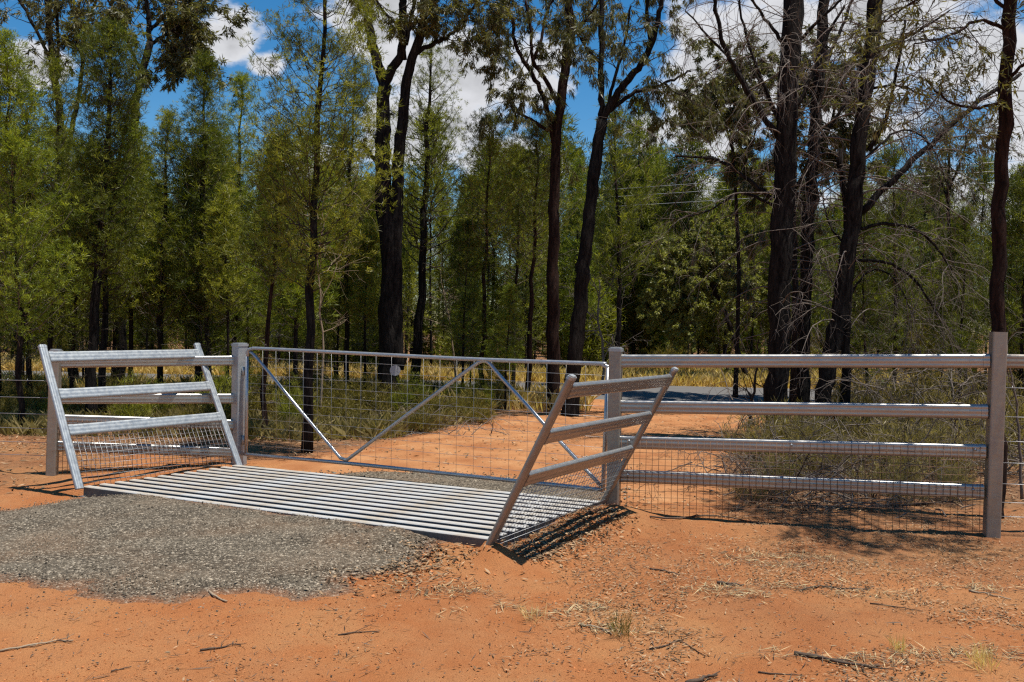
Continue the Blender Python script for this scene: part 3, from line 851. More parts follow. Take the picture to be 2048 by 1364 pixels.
def twigs_from(br, p, d, L, r, depth, rg, droop, ends, k=4, spread=0.8, fan=(2, 4)):
    n = 6; pts = [np.array(p, float)]; dd = unit(np.asarray(d, float))
    for i in range(n):
        dd = unit(dd + rg.standard_normal(3) * 0.16 + np.array((0, 0, -droop * 0.12)))
        pts.append(pts[-1] + dd * L / n)
    pts = np.array(pts)
    br.tube(pts, np.linspace(r, r * 0.45, n + 1), k, cap=False)
    if depth == 0: ends.append((pts[-1], dd)); ends.append((pts[4], dd)); return
    for j in range(rg.integers(*fan) + 1):
        i = rg.integers(2, n + 1)
        nd = unit(dd + rg.standard_normal(3) * spread + np.array((0, 0, -droop * 0.1)))
        twigs_from(br, pts[i], nd, L * rg.uniform(0.45, 0.75), r * 0.55, depth - 1, rg, droop, ends, max(3, k - 1), spread, fan)

# one whole tree: an Empty at its foot, with trunk, limbs, twigs and crown as parts
def tree_root(name, label, foot, group=None, cat='tree'):
    return thing(name, label, cat, (foot[0], foot[1], hz(foot[0], foot[1])), group)
def prel(root, mb, name, mat, st=False):
    if mb.n == 0: return None
    o = rel(root, mb.build(name, mat))
    if st: o['kind'] = 'stuff'
    return o

def px_path(pts, Y, dY=0.0):
    """pts: (u, v) from foot upwards; leaning away by dY over the path"""
    n = len(pts); return np.array([at(u, v, Y + dY * k / max(1, n - 1)) for k, (u, v) in enumerate(pts)])

def cypress(label, pts, Y, wpx, zc, Rpx, nb, mat='cyp', seed=0, name='cypress_pine', group=None, bark='cypbark', **k):
    rg = np.random.default_rng(seed + 101)
    p = px_path(pts, Y); p[0, 2] = hz(p[0, 0], p[0, 1]) - 0.1
    path = interp_path(smooth_path(p, 4), 14); path[1:-1] += rg.standard_normal((12, 3)) * 0.02
    s = Y / FPX
    w, b, l = cypress_parts(rg, path, wpx * s / 2, zc, Rpx * s, nb, **k)
    root = tree_root(name, label, p[0], group)
    prel(root, w, 'trunk', M[bark]); prel(root, b, 'branches', M['twig' if bark != 'ironbark' else 'darktwig'], True); prel(root, l, 'crown', M[mat], True)
    return root

def gum(label, trunks, Y, leaf_ends=True, mat='euc', bark='ironbark', seed=0, name='gum_tree', cat='tree', twig_depth=2, twig_L=0.9, twig_n=7, nleaf=26, LS=0.13, LW=0.02, droop=0.5, leaf_from=1, spread=0.55, fall=0.55, group=None, clusters=1, twigmat='darktwig', arch=0):
    """trunks: list of (pixel path, width px at foot, width px at top, leafy?)"""
    rg = np.random.default_rng(seed + 202)
    s = Y / FPX
    root = None; br = MB(); ends = []
    for i, (pts, w0, w1, leafy, *reach) in enumerate(trunks):
        dy = rg.uniform(-0.5, 0.5) if i else 0
        p = px_path(pts, Y, reach[0] if reach else dy)
        if root is None:
            p[0, 2] = hz(p[0, 0], p[0, 1]) - 0.1
            root = tree_root(name, label, p[0], group, cat)
        n = 5 * len(pts)
        path = limb_path(p, n, rg, 0.012 if w0 > 10 else 0.006)
        t = MB(); rad = np.linspace(w0 * s / 2, w1 * s / 2, n)
        if i == 0: rad[0] *= 1.25; rad[1] *= 1.08
        t.tube(path, rad, 10 if w0 > 14 else 6, wob=0.06, rg=rg)
        prel(root, t, 'trunk' if i == 0 else 'limb', M[bark])
        if arch and i == 0:
            zs = path[:, 2]
            for j in range(arch):
                h = rg.uniform(1.4, min(zs[-1], 6.0)); o = np.array([np.interp(h, zs, path[:, c]) for c in range(3)])
                ph = rg.uniform(0, 6.28); L = rg.uniform(0.7, 2.1) * (0.7 + 0.08 * h); n_ = 9; dd = unit(np.array((cos(ph), 0.7 * sin(ph), rg.uniform(0.1, 0.8)))); pts = [o]; dr = rg.uniform(0.05, 0.22)
                for k_ in range(n_):
                    dd = unit(dd + np.array((0, 0, -dr)) + rg.standard_normal(3) * 0.09); pts.append(pts[-1] + dd * L / n_)
                pts = np.array(pts); r_ = rg.uniform(0.006, 0.014); br.tube(pts, np.linspace(r_, 0.003, n_ + 1), 4, cap=False)
                for k_ in range(int(4 + 4 * L)):
                    a_ = rg.integers(2, n_ + 1); e_ = unit(dd + rg.standard_normal(3) * 0.8 + np.array((0, 0, -0.35)))
                    twigs_from(br, pts[a_], e_, rg.uniform(0.15, 0.55) * L * 0.6, 0.004, 1, rg, 1.2, [], 3, 0.7, (1, 2))
        if leafy:
            for j in range(int(twig_n * leafy)):
                q = rg.integers(int(n * 0.35), n)
                d = unit(path[min(q, n - 1)] - path[max(q - 2, 0)]) + rg.standard_normal(3) * 0.9
                twigs_from(br, path[q], d, twig_L * rg.uniform(0.6, 1.2), min(0.013, max(0.006, rad[q] * 0.3)), twig_depth, rg, droop, ends, 4)
    prel(root, br, 'twigs', M[twigmat], True)
    if leaf_ends and ends:
        leaf = MB()
        P = np.array([e[0] for e in ends]); D = np.array([e[1] for e in ends])
        if clusters > 1:
            P = np.repeat(P, clusters, 0) + rg.normal(0, 0.09, (len(P) * clusters, 3)); D = np.repeat(D, clusters, 0)
        T = np.clip(rg.normal(0.45, 0.2, len(P)), 0, 1)
        blades(leaf, P, D * 0.6, np.full(len(P), LS), nleaf, LW, spread, rg, T, droop=fall, quad=True)
        prel(root, leaf, 'crown', M[mat], True)
    return root

# ------------------------------------------------------------------ the trees one can tell apart
NEAR = dict(S=0.095, w=0.012, nbl=15, spread=0.85, tuft_mul=2.0, puff=0.085)
cypress('bright green cypress pine filling the left edge of the photo above the wire fence', [(40, 905), (36, 600), (20, 300), (8, 70)], 13.0, 13, 0.22, 95, 120, 'cyplush', 1, ntuft=16, **NEAR)
cypress('thin cypress pine with pale airy top just right of the bright left-edge pine', [(96, 860), (106, 600), (116, 400), (112, 118)], 15.5, 12, 0.22, 82, 95, 'cyp', 2, ntuft=13, gaps=0.22, **NEAR)
cypress('cypress pine with dark dense bushy top and bare lower trunk, behind the bright wing', [(180, 850), (182, 690), (198, 520), (212, 300), (224, 52)], 14.0, 24, 0.36, 95, 110, 'cypdark', 3, bark='ironbark', ntuft=17, prof=((0, .3, .5, .75, 1), (0.8, 0.9, 0.75, 1.35, 1.3)), dead=30, **NEAR)
cypress('slim second cypress pine growing close beside the dark bushy topped one', [(203, 850), (206, 700), (214, 520), (232, 360), (262, 205)], 14.6, 16, 0.34, 78, 80, 'cyp', 4, bark='ironbark', ntuft=13, dead=26, **NEAR)
cypress('mid green cypress pine between the dark bushy topped pine and the pointed ones', [(318, 840), (322, 600), (330, 400), (338, 225)], 16.5, 14, 0.22, 80, 95, 'cyp', 5, ntuft=13, **NEAR)
cypress('dark spire shaped cypress pine with a narrow pointed top against blue sky', [(396, 835), (398, 600), (404, 350), (411, 112)], 16.8, 15, 0.2, 92, 120, 'cypdark', 6, ntuft=15, pointy=0.95, **NEAR)
cypress('bright green cypress pine with ragged twin tip right of the dark spire', [(470, 835), (472, 600), (476, 380), (484, 158)], 18.0, 14, 0.2, 82, 105, 'cyplush', 7, ntuft=14, **NEAR)
cypress('thin reddish stemmed cypress pine with olive foliage behind the left end of the gate', [(526, 872), (532, 700), (548, 520), (562, 380), (566, 255)], 12.8, 12, 0.45, 62, 60, 'cypdark', 8, bark='redbark', ntuft=13, dead=16, **NEAR)
cypress('tall airy cypress pine with straight black trunk standing close behind the gate', [(614, 897), (619, 700), (627, 450), (640, 220), (650, -30), (655, -190)], 11.4, 21, 0.30, 128, 135, 'cyp', 9, bark='ironbark', ntuft=18, gaps=0.27, pointy=0.45, dead=14, S=0.088, w=0.011, nbl=15, spread=0.85, tuft_mul=2.1, puff=0.075)
cypress('cypress pine of soft yellow green foliage touching the right side of the tall airy one', [(694, 800), (694, 600), (698, 400), (710, 110)], 18.2, 12, 0.28, 72, 90, 'cyp', 10, ntuft=13, gaps=0.2, **NEAR)
cypress('open crowned cypress pine with spreading whorled branches right of the forked ironbark', [(830, 775), (838, 640), (848, 480), (854, 300), (863, 95)], 19.5, 22, 0.36, 112, 105, 'cyp', 11, bark='ironbark', ntuft=13, gaps=0.22, **NEAR)
cypress('slim straight cypress pine behind the middle of the gate brace', [(961, 803), (966, 650), (974, 430), (980, 230)], 18.6, 11, 0.5, 84, 80, 'cyp', 12, bark='redbark', ntuft=13, dead=14, **NEAR)
cypress('slender brown stemmed cypress pine left of the reddish gum', [(1056, 795), (1061, 640), (1070, 440), (1076, 250)], 19.0, 12, 0.5, 86, 85, 'cypdark', 13, bark='redbark', ntuft=14, dead=12, **NEAR)
cypress('thin cypress sapling with a stem like a pole, left of the brown stemmed pine', [(1024, 778), (1029, 640), (1038, 450), (1034, 300)], 20.5, 9, 0.45, 70, 65, 'cyp', 14, ntuft=12, **NEAR)
cypress('pale tipped cypress pine standing in the gap right of the leaning forked gum', [(1236, 765), (1238, 560), (1234, 380), (1222, 205)], 24.0, 12, 0.34, 82, 85, 'cyp', 15, ntuft=13, S=0.2, w=0.024, nbl=12)
cypress('pointed cypress pine against blue sky, left of the gap over the road', [(1290, 748), (1288, 560), (1282, 400), (1276, 208)], 33.0, 13, 0.16, 86, 120, 'cypdark', 16, ntuft=14, S=0.3, w=0.036, nbl=12)

# twin ironbark
gum('huge twin trunked black ironbark behind the grey disc of the gate', [
    ([(778, 822), (778, 640), (781, 520), (767, 400), (766, 300), (769, 170)], 46, 26, 0),
    ([(769, 172), (757, 130), (746, 90), (738, 34), (736, -60)], 22, 14, 0.6),
    ([(769, 172), (782, 140), (802, 110), (806, 40), (802, -60)], 19, 14, 0.6),
    ([(792, 740), (790, 520), (794, 430), (799, 290), (811, 170), (826, 110), (842, 68), (852, -40)], 34, 15, 0.5),
    ([(826, 112), (850, 95), (900, 70), (950, 10)], 11, 5, 2.2),
    ([(810, 120), (800, 60), (768, 25), (745, -10)], 9, 5, 0.7),
    ([(812, 90), (822, 40), (835, -20), (860, -80)], 10, 6, 1.6),
    ([(768, 345), (742, 310), (722, 285)], 9, 5, 0.2),
    ([(806, 66), (850, 30), (890, -20), (940, -60)], 9, 5, 1.8)], 17.2, seed=1, twig_n=6, twig_L=0.8, nleaf=17, LS=0.15, LW=0.02, clusters=1)
# reddish gum
gum('gum with straight reddish black trunk and wavy left limb, behind the right half of gate', [
    ([(1108, 812), (1106, 640), (1107, 440), (1113, 300), (1121, 205), (1133, 120), (1140, 65), (1134, -60)], 28, 15, 0.3),
    ([(1108, 285), (1088, 195), (1058, 138), (1030, 84), (1025, 40), (998, -10)], 12, 6, 2.0),
    ([(1117, 212), (1092, 160), (1066, 122), (1062, 60), (1050, 0)], 10, 5, 1.8),
    ([(1066, 122), (1082, 80), (1092, 30), (1120, -30)], 8, 4, 1.4),
    ([(1138, 80), (1160, 50), (1182, 28), (1210, -20)], 8, 4, 1.5),
    ([(1098, 262), (1062, 240), (1022, 212), (1030, 170)], 8, 4, 1.0)], 18.0, bark='redbark', seed=2, twig_n=5, twig_L=0.8, nleaf=18, LS=0.16, LW=0.017, droop=0.9, fall=1.0, clusters=1)
# leaning forked gum
gum('black gum leaning right and forking into spread limbs, right of the reddish trunked one', [
    ([(1138, 830), (1152, 690), (1166, 560), (1180, 420), (1193, 308), (1206, 240)], 33, 22, 0),
    ([(1204, 245), (1202, 130), (1205, 0), (1206, -60)], 13, 10, 0.5),
    ([(1206, 240), (1236, 184), (1279, 132), (1303, 88), (1318, 34), (1330, -40)], 17, 8, 1.2),
    ([(1302, 90), (1294, 30), (1296, -40)], 9, 6, 0.9),
    ([(1212, 228), (1244, 202), (1288, 178), (1330, 167), (1384, 140)], 11, 4, 1.8),
    ([(1215, 215), (1228, 160), (1248, 90), (1262, 10)], 8, 4, 1.2),
    ([(1330, 167), (1350, 185), (1378, 196)], 5, 2, 1.0),
    ([(1206, 130), (1176, 100), (1150, 60)], 6, 3, 0.9)], 16.6, seed=3, twig_n=5, twig_L=0.75, nleaf=15, LS=0.16, LW=0.016, droop=1.0, fall=0.9, clusters=1)
# gum at the upper left
gum('tall gum with many stems whose leafy crown fills the top left corner', [
    ([(150, 800), (140, 500), (122, 250), (105, 130), (96, 0), (94, -60)], 20, 10, 0.5),
    ([(122, 250), (110, 150), (82, 80), (50, 20), (20, -30)], 9, 5, 2.4),
    ([(112, 180), (116, 80), (112, 0)], 8, 5, 1.6), ([(132, 320), (166, 130), (150, 70), (160, 0)], 10, 6, 2.0), ([(166, 130), (172, 60), (200, -20)], 8, 5, 1.6)],
    20.0, seed=4, twig_n=4, twig_L=0.9, nleaf=12, LS=0.17, LW=0.026, droop=0.5, fall=0.5, clusters=1)
gum('gum with a round olive crown on a forked trunk, left of the small white cloud', [
    ([(240, 800), (246, 520), (262, 300), (280, 165), (300, 85)], 20, 14, 0),
    ([(300, 85), (296, 30), (286, -30)], 12, 8, 1.5), ([(300, 90), (330, 70), (352, 58), (380, 30)], 8, 4, 2.6), ([(300, 60), (330, 30), (352, -10)], 8, 4, 2.4),
    ([(286, 150), (262, 100), (240, 40), (215, 0)], 8, 4, 1.6), ([(320, 76), (345, 95), (372, 92)], 6, 3, 2.0)],
    19.0, seed=5, twig_n=5, twig_L=0.75, nleaf=15, LS=0.17, LW=0.028, droop=0.5, fall=0.45, clusters=1)
# right-hand group
gum('thickest black trunk of the group behind the long fence, with bare upward sweeping limbs', [
    ([(1552, 878), (1556, 700), (1562, 500), (1572, 300), (1580, 120), (1592, -60), (1596, -160)], 46, 38, 0.15),
    ([(1556, 272), (1506, 200), (1466, 130), (1440, 60), (1425, -40)], 13, 6, 0.6),
    ([(1510, 205), (1470, 130), (1416, 72), (1370, 20)], 8, 3, 0.5), ([(1545, 398), (1487, 352), (1428, 318), (1350, 312)], 10, 4, 0.6),
    ([(1556, 240), (1520, 150), (1484, 40), (1478, -40)], 7, 4, 0.5), ([(1590, 90), (1640, 40), (1700, -20)], 8, 4, 0.5),
    ([(1580, 240), (1620, 160), (1650, 80), (1690, 10)], 9, 5, 0.5), ([(1545, 410), (1480, 385), (1420, 420), (1340, 440)], 7, 2, 0.4), ([(1570, 90), (1540, 50), (1490, -20)], 8, 4, 0.5)],
    13.2, leaf_ends=False, seed=6, arch=34, twig_n=17, twig_L=0.85, twig_depth=2, droop=0.9, name='dead_limbed_tree', twigmat='twig')
gum('slim black trunk between the thickest trunk and the leaning one', [
    ([(1606, 880), (1608, 640), (1621, 400), (1634, 210), (1643, 102), (1652, -60), (1656, -160)], 26, 20, 0.15),
    ([(1640, 160), (1664, 100), (1690, 40), (1712, -30)], 8, 5, 0.6), ([(1630, 290), (1676, 230), (1726, 120), (1742, 20)], 8, 3, 0.5),
    ([(1618, 430), (1590, 380), (1560, 340), (1540, 300)], 5, 2, 0.6)],
    13.8, leaf_ends=False, seed=7, arch=22, twig_n=17, twig_L=0.8, droop=1.0, name='dead_limbed_tree', twigmat='twig')
gum('black leaning trunk with a long dead limb reaching up to the right', [
    ([(1640, 882), (1655, 740), (1680, 620), (1704, 450), (1717, 308), (1729, 205), (1744, 102), (1756, -60), (1760, -160)], 34, 28, 0.15),
    ([(1722, 424), (1792, 352), (1880, 273), (1964, 196), (2040, 150)], 15, 7, 0.5), ([(1738, 300), (1770, 240), (1792, 150), (1810, 40)], 9, 4, 0.7),
    ([(1746, 110), (1790, 85), (1840, 60), (1900, 20)], 8, 3, 0.7), ([(1705, 460), (1780, 448), (1850, 470), (1905, 540)], 9, 3, 0.9), ([(1700, 520), (1770, 525), (1830, 560), (1880, 640)], 8, 3, 0.9),
    ([(1736, 180), (1790, 170), (1850, 190), (1900, 180)], 6, 2, 0.8), ([(1716, 330), (1800, 260), (1860, 290), (1900, 380)], 6, 2, 0.9)],
    13.0, leaf_ends=False, seed=8, arch=36, twig_n=18, twig_L=0.95, droop=1.1, name='dead_limbed_tree', twigmat='twig')
gum('straight black stem rising beside the leaning trunk', [
    ([(1690, 880), (1692, 660), (1699, 500), (1690, 380), (1680, 300)], 22, 12, 0.3), ([(1694, 600), (1740, 540), (1790, 560), (1830, 640)], 6, 2, 1.0), ([(1698, 500), (1660, 450), (1640, 380)], 6, 2, 0.8)],
    13.6, leaf_ends=False, seed=9, arch=18, twig_n=15, twig_L=0.9, droop=1.0, name='dead_limbed_tree', twigmat='twig')
gum('red brown rough barked tree directly behind the tall square post', [
    ([(1992, 1020), (1993, 700), (1998, 427), (2008, 273), (2015, 137), (2019, -40), (2024, -320)], 30, 24, 0.1),
    ([(2012, 200), (1960, 215), (1900, 205), (1850, 160)], 8, 3, 0.7), ([(2016, 60), (1960, 40), (1900, 70), (1830, 90)], 8, 3, 1.9), ([(2018, 20), (1940, -30), (1850, -10), (1760, 50)], 8, 3, 1.9),
    ([(2014, 160), (2060, 120), (2120, 100)], 8, 3, 1.6), ([(2020, -100), (1960, -160), (1900, -150)], 10, 4, 2.0), ([(2022, -200), (2140, -280), (2300, -330)], 10, 4, 3.0), ([(2022, -240), (1990, -330), (1930, -380)], 10, 4, 2.0),
    ([(2020, -140), (2080, -200), (2180, -220)], 9, 4, 2.5), ([(2022, -150), (2140, -260), (2270, -340)], 10, 4, 3.6, -1.5), ([(2022, -200), (2060, -300), (2100, -390)], 10, 4, 3.6, -1.6)],
    8.1, bark='redbark', seed=10, twig_n=5, twig_L=0.55, nleaf=6, LS=0.095, LW=0.013, droop=0.4, fall=0.45, clusters=1)
# foliage hanging behind the right-hand group
gum('olive leaved gum showing between the black trunks of the right-hand group', [
    ([(1585, 850), (1590, 600), (1588, 420), (1590, 250), (1600, 150)], 14, 8, 0.8), ([(1588, 380), (1650, 280), (1680, 180), (1700, 120)], 8, 4, 2.4), ([(1588, 300), (1540, 200), (1500, 130)], 8, 4, 1.8), ([(1592, 240), (1640, 160), (1665, 120)], 7, 4, 2.2),
    ([(1588, 400), (1640, 340), (1690, 300)], 7, 4, 2.4)],
    20.0, seed=12, twig_n=5, twig_L=0.8, nleaf=22, LS=0.18, LW=0.03, droop=0.6, fall=0.5, clusters=1)
gum('small gum with a dark drooping tuft left of the thickest trunk', [
    ([(1470, 770), (1478, 560), (1470, 380), (1462, 250)], 10, 6, 0.5), ([(1466, 300), (1440, 220), (1420, 190)], 6, 3, 2.5), ([(1464, 280), (1470, 200), (1476, 130)], 6, 3, 1.6), ([(1470, 380), (1500, 300), (1516, 240)], 5, 3, 1.5)],
    21.0, seed=13, twig_n=6, twig_L=0.7, nleaf=30, LS=0.17, LW=0.03, droop=0.9, fall=0.7, clusters=1)
gum('thin dead stemmed tree with twiggy crown in the blue gap on the right', [
    ([(1900, 760), (1904, 560), (1895, 400), (1900, 290)], 9, 5, 1.5), ([(1896, 400), (1870, 330), (1850, 270)], 5, 2, 1.6), ([(1898, 380), (1930, 300), (1945, 240)], 5, 2, 1.6)],
    18.0, seed=14, twig_n=8, twig_L=0.8, nleaf=7, LS=0.15, LW=0.02, droop=0.5, name='dead_limbed_tree', twigmat='twig')
gum('pale leaved bushy wattle with a leaning stem beside the road', [
    ([(1500, 760), (1472, 690), (1440, 600), (1420, 560)], 12, 7, 0.8), ([(1440, 600), (1400, 560), (1370, 520)], 7, 4, 3.0), ([(1430, 580), (1440, 540), (1430, 500)], 6, 4, 3.0), ([(1440, 600), (1390, 610), (1350, 600)], 6, 3, 2.6)],
    27.0, seed=15, mat='pale', bark='cypbark', twig_n=9, twig_L=1.0, nleaf=44, LS=0.11, LW=0.034, droop=0.4, fall=0.2, name='wattle_tree', spread=0.9, clusters=1)

# pale dead sapling branches behind the gate
def dead_shrub(label, pts, Y, w, seed, n=8, L=0.7, mat='twig', name='dead_sapling', droop=0.0, depth=2, group=None):
    rg = np.random.default_rng(seed + 303); s = Y / FPX
    p = px_path(pts, Y); p[0, 2] = hz(p[0, 0], p[0, 1]) - 0.03
    root = tree_root(name, label, p[0], group, 'sapling')
    path = limb_path(p, 12, rg, 0.01); t = MB(); t.tube(path, np.linspace(w * s / 2, w * s / 6, 12), 5); prel(root, t, 'trunk', M[mat])
    br = MB(); ends = []
    for j in range(n):
        q = rg.integers(3, 12); d = unit(path[q] - path[q - 2]) + rg.standard_normal(3) * 0.7
        twigs_from(br, path[q], d, L * rg.uniform(0.5, 1.2), w * s / 6, depth, rg, droop, ends, 4)
    prel(root, br, 'twigs', M[mat], True)
    return root
dead_shrub('pale grey dead sapling with crooked branches beside the tall airy cypress', [(640, 800), (646, 680), (640, 600), (636, 500), (650, 440)], 14.5, 6, 1, 9, 0.8, 'palestick')
dead_shrub('bare pale sapling leaning left behind the middle of the gate', [(918, 745), (900, 650), (886, 580), (880, 540)], 20, 5, 2, 8, 0.9, 'palestick')
dead_shrub('whitish twiggy dead bush right of the leaning gum', [(1208, 745), (1206, 690), (1196, 640), (1200, 560)], 24, 7, 3, 12, 0.9, 'twig')
dead_shrub('dark bare sapling standing before the road, left of the thickest trunk', [(1494, 875), (1504, 800), (1512, 740), (1516, 700)], 13.6, 9, 4, 9, 0.35, 'darktwig')
dead_shrub('thin leaning dead stake tree seen through the wires at the right edge', [(2046, 900), (2035, 820), (2024, 760), (2012, 690)], 9.0, 7, 5, 5, 0.4, 'twig')

# ------------------------------------------------------------------ the thicket and the forest: individuals copied from a few grown kinds
def proto_cypress(seed, H, r0, zc, R, nb, mat, S, w, nbl, ntuft, bark='cypbark', **k):
    rg = np.random.default_rng(seed)
    lean = rg.normal(0, 0.03, 2)
    z = np.linspace(0, H, 12); path = np.stack([lean[0] * z + 0.03 * np.sin(z * 1.3 + seed), lean[1] * z + 0.03 * np.cos(z + seed), z], 1)
    w_, b_, l_ = cypress_parts(rg, path, r0, zc, R, nb, S=S, w=w, nbl=nbl, ntuft=ntuft, trunk_k=6, **k)
    return w_.mesh('trunk', M[bark]), b_.mesh('branches', M['twig']), l_.mesh('crown', M[mat])
def plant(kind, name, label, cat, x, y, rot, sc, group):
    root = thing(name, label, cat, (x, y, hz(x, y) - 0.05), group); root.rotation_euler = (0, 0, rot); root.scale = sc
    for nm, me in zip(('trunk', 'branches', 'crown'), kind):
        o = link(nm, me, root)
        if nm != 'trunk': o['kind'] = 'stuff'
    return root
MID = [proto_cypress(400 + i, 6.0, 0.05, [0.2, 0.3, 0.15, 0.4, 0.25][i], [0.75, 0.7, 0.85, 0.7, 0.8][i], 85, ['cyp', 'cyplush', 'cypdark', 'cyp', 'cypdark'][i], 0.16, 0.018, 14, 18, spread=0.8, tuft_mul=0.9, puff=0.1, gaps=[0, .2, 0, .15, .1][i], dead=14) for i in range(5)]
FAR = [proto_cypress(500 + i, 9.5, 0.085, [0.1, 0.2, 0.12, 0.3, 0.08, 0.25][i], [1.3, 1.2, 1.5, 1.2, 1.4, 1.1][i], 85, ['cyp', 'cypdark', 'cypdark', 'cyp', 'cyplush', 'cypdark'][i], 0.28, 0.042, 12, 15, spread=0.8, puff=0.2, dead=12, bark='ironbark' if i % 2 else 'cypbark') for i in range(6)]
POLE = [proto_cypress(600 + i, 7.5, 0.045, 0.55, 0.7, 40, ['cypdark', 'cyp', 'cyp'][i], 0.26, 0.036, 10, 9, puff=0.17, dead=16, bark='ironbark') for i in range(3)]
rp = np.random.default_rng(77)
def free(x, y, pts, d):
    return all((x - a) ** 2 + (y - b) ** 2 > d * d for a, b in pts)
placed = []
NAMED = []
# thicket this side of the road: (u range, Y range, count, height range, kinds)
def scatter(n, ulo, uhi, ylo, yhi, hlo, hhi, kinds, base_h, mind, name, label, group, avoid=None):
    c = 0; tries = 0
    while c < n and tries < n * 60:
        tries += 1
        u = rp.uniform(ulo, uhi); y = ylo + (yhi - ylo) * rp.uniform() ** 0.8
        x = (u - 1024) / FPX * y
        if y < 22 and any(a < u < b for a, b in ((735, 870), (1080, 1225), (1520, 1720))): continue
        # keep trees off the bitumen and the track
        b = (np.array((x, y)) - RC) @ RV
        if abs(b) < 3.6: continue
        if poly_sd(np.array([x]), np.array([y]), TRACK)[0] > -0.7: continue
        if not free(x, y, placed, mind): continue
        placed.append((x, y)); c += 1
        h = rp.uniform(hlo, hhi) / base_h
        NAMED.append((group, u, y, None)); NAMED[-1] = (group, u, y, plant(kinds[rp.integers(len(kinds))], name, label, 'tree', x, y, rp.uniform(0, 6.28), (h * rp.uniform(0.85, 1.2), h * rp.uniform(0.85, 1.2), h), group))
scatter(24, -260, 600, 15.5, 19.5, 3.4, 5.4, MID, 6.0, 0.75, 'young_cypress_pine', 'young cypress pine crowded in the thicket left of the gate, this side of the road', 'young cypress pines in the left thicket')
scatter(9, 600, 1090, 17.5, 20.0, 2.2, 3.8, MID, 6.0, 0.8, 'young_cypress_pine', 'young cypress pine standing behind the gate, this side of the road', 'young cypress pines behind the gate')
scatter(16, 1560, 2350, 14.5, 19.0, 2.8, 5.0, [MID[2], MID[4], MID[0]], 6.0, 0.8, 'young_cypress_pine', 'young cypress pine behind the long fence and the black trunks', 'young cypress pines behind the long fence')
BUSH = [proto_cypress(650 + i, 2.4, 0.03, 0.03, 0.62, 60, ['cyp', 'cypdark', 'cyplush', 'shrub'][i], 0.24, 0.032, 11, 9, spread=0.8, puff=0.16, dead=0, pointy=0.6) for i in range(4)]
scatter(32, -500, 1280, 27.5, 33, 4.8, 7.6, FAR, 9.5, 1.3, 'forest_cypress', 'cypress pine in the first row of forest across the road, behind the gate', 'cypress pines in the front of the forest')
scatter(16, 1240, 1560, 32, 38, 5.5, 8.0, FAR, 9.5, 1.4, 'forest_cypress', 'cypress pine across the road, seen through the open gap above the track', 'cypress pines across the road in the gap')
scatter(20, 1540, 2700, 28, 34, 4.5, 6.5, [FAR[1], FAR[2], FAR[5]], 9.5, 1.3, 'forest_cypress', 'cypress pine across the road behind the long fence', 'cypress pines across the road on the right')
scatter(62, -600, 2700, 33, 44, 5.5, 8.8, [FAR[0], FAR[1], FAR[2], FAR[5]], 9.5, 1.5, 'forest_cypress', 'cypress pine deep in the forest across the road', 'cypress pines deep in the forest')
scatter(90, -700, 2800, 44, 70, 6.5, 11, [FAR[0], FAR[1], FAR[2], FAR[5]], 9.5, 2.0, 'forest_cypress', 'cypress pine deep in the forest across the road', 'cypress pines deep in the forest')
scatter(60, -200, 1800, 28, 42, 4.5, 9.0, POLE, 7.5, 0.6, 'pole_sapling', 'thin bare stemmed cypress pole with a small top, among the dark trunks of the forest', 'thin poles in the forest')

scatter(60, -500, 2600, 29, 38, 1.2, 3.0, BUSH, 2.4, 0.7, 'forest_sapling', 'bushy cypress sapling filling the space under the forest trunks across the road', 'bushy saplings under the forest')
scatter(90, -600, 2700, 38, 60, 1.6, 3.6, BUSH, 2.4, 0.7, 'forest_sapling', 'bushy cypress sapling filling the space under the forest trunks across the road', 'bushy saplings under the forest')
# ------------------------------------------------------------------ shrubs, grass, litter
def shrub_meshes(seed, H, R, n, mat, S, w, nbl, twigmat='darktwig'):
    rg = np.random.default_rng(seed); st = MB(); lf = MB(); P = []; D = []
    for k in range(n):
        ph = rg.uniform(0, 6.28); r = R * rg.uniform(0.1, 1.0) ** 0.7; h = H * rg.uniform(0.5, 1.05) * (1 - 0.35 * (r / R) ** 2)
        b = np.array((cos(ph) * r * 0.35, sin(ph) * r * 0.35, -0.03)); t = np.array((cos(ph) * r, sin(ph) * r, h)); s = np.linspace(0, 1, 5)
        pts = b + (t - b) * s[:, None]; pts[1:-1] += rg.normal(0, 0.03, (3, 3))
        st.tube(pts, np.linspace(0.006, 0.002, 5), 3, cap=False)
        q = rg.uniform(0.25, 1.0, 9); p = np.stack([np.interp(q, s, pts[:, i]) for i in range(3)], 1) + rg.normal(0, 0.035, (9, 3))
        P.append(p); D.append(np.tile(unit(t - b) * 0.7 + np.array((0, 0, 0.4)), (9, 1)))
    P = np.concatenate(P); D = np.concatenate(D)
    blades(lf, P, D, np.full(len(P), S), nbl, w, 0.6, rg, np.clip(rg.normal(0.5, 0.2, len(P)), 0, 1))
    return st.mesh('stems', M[twigmat]), lf.mesh('leaves', M[mat])
SHR = [shrub_meshes(700 + i, [0.9, 0.7, 1.1, 0.6][i], [0.5, 0.55, 0.45, 0.6][i], 46, ['shrub', 'shrub', 'cyp', 'shrub'][i], 0.13, 0.014, 8) for i in range(4)]
DRYS = [shrub_meshes(750 + i, 0.8, 0.55, 42, 'dullgrass', 0.12, 0.012, 6, 'twig') for i in range(2)]
def place_shrub(kind, x, y, sc, label, group, name='shrub'):
    r = thing(name, label, 'shrub', (x, y, hz(x, y)), group); r.rotation_euler = (0, 0, rp.uniform(0, 6.28)); r.scale = (sc * rp.uniform(0.8, 1.2), sc * rp.uniform(0.8, 1.2), sc)
    for nm, me in zip(('stems', 'leaves'), kind):
        o = link(nm, me, r); o['kind'] = 'stuff'
    return r
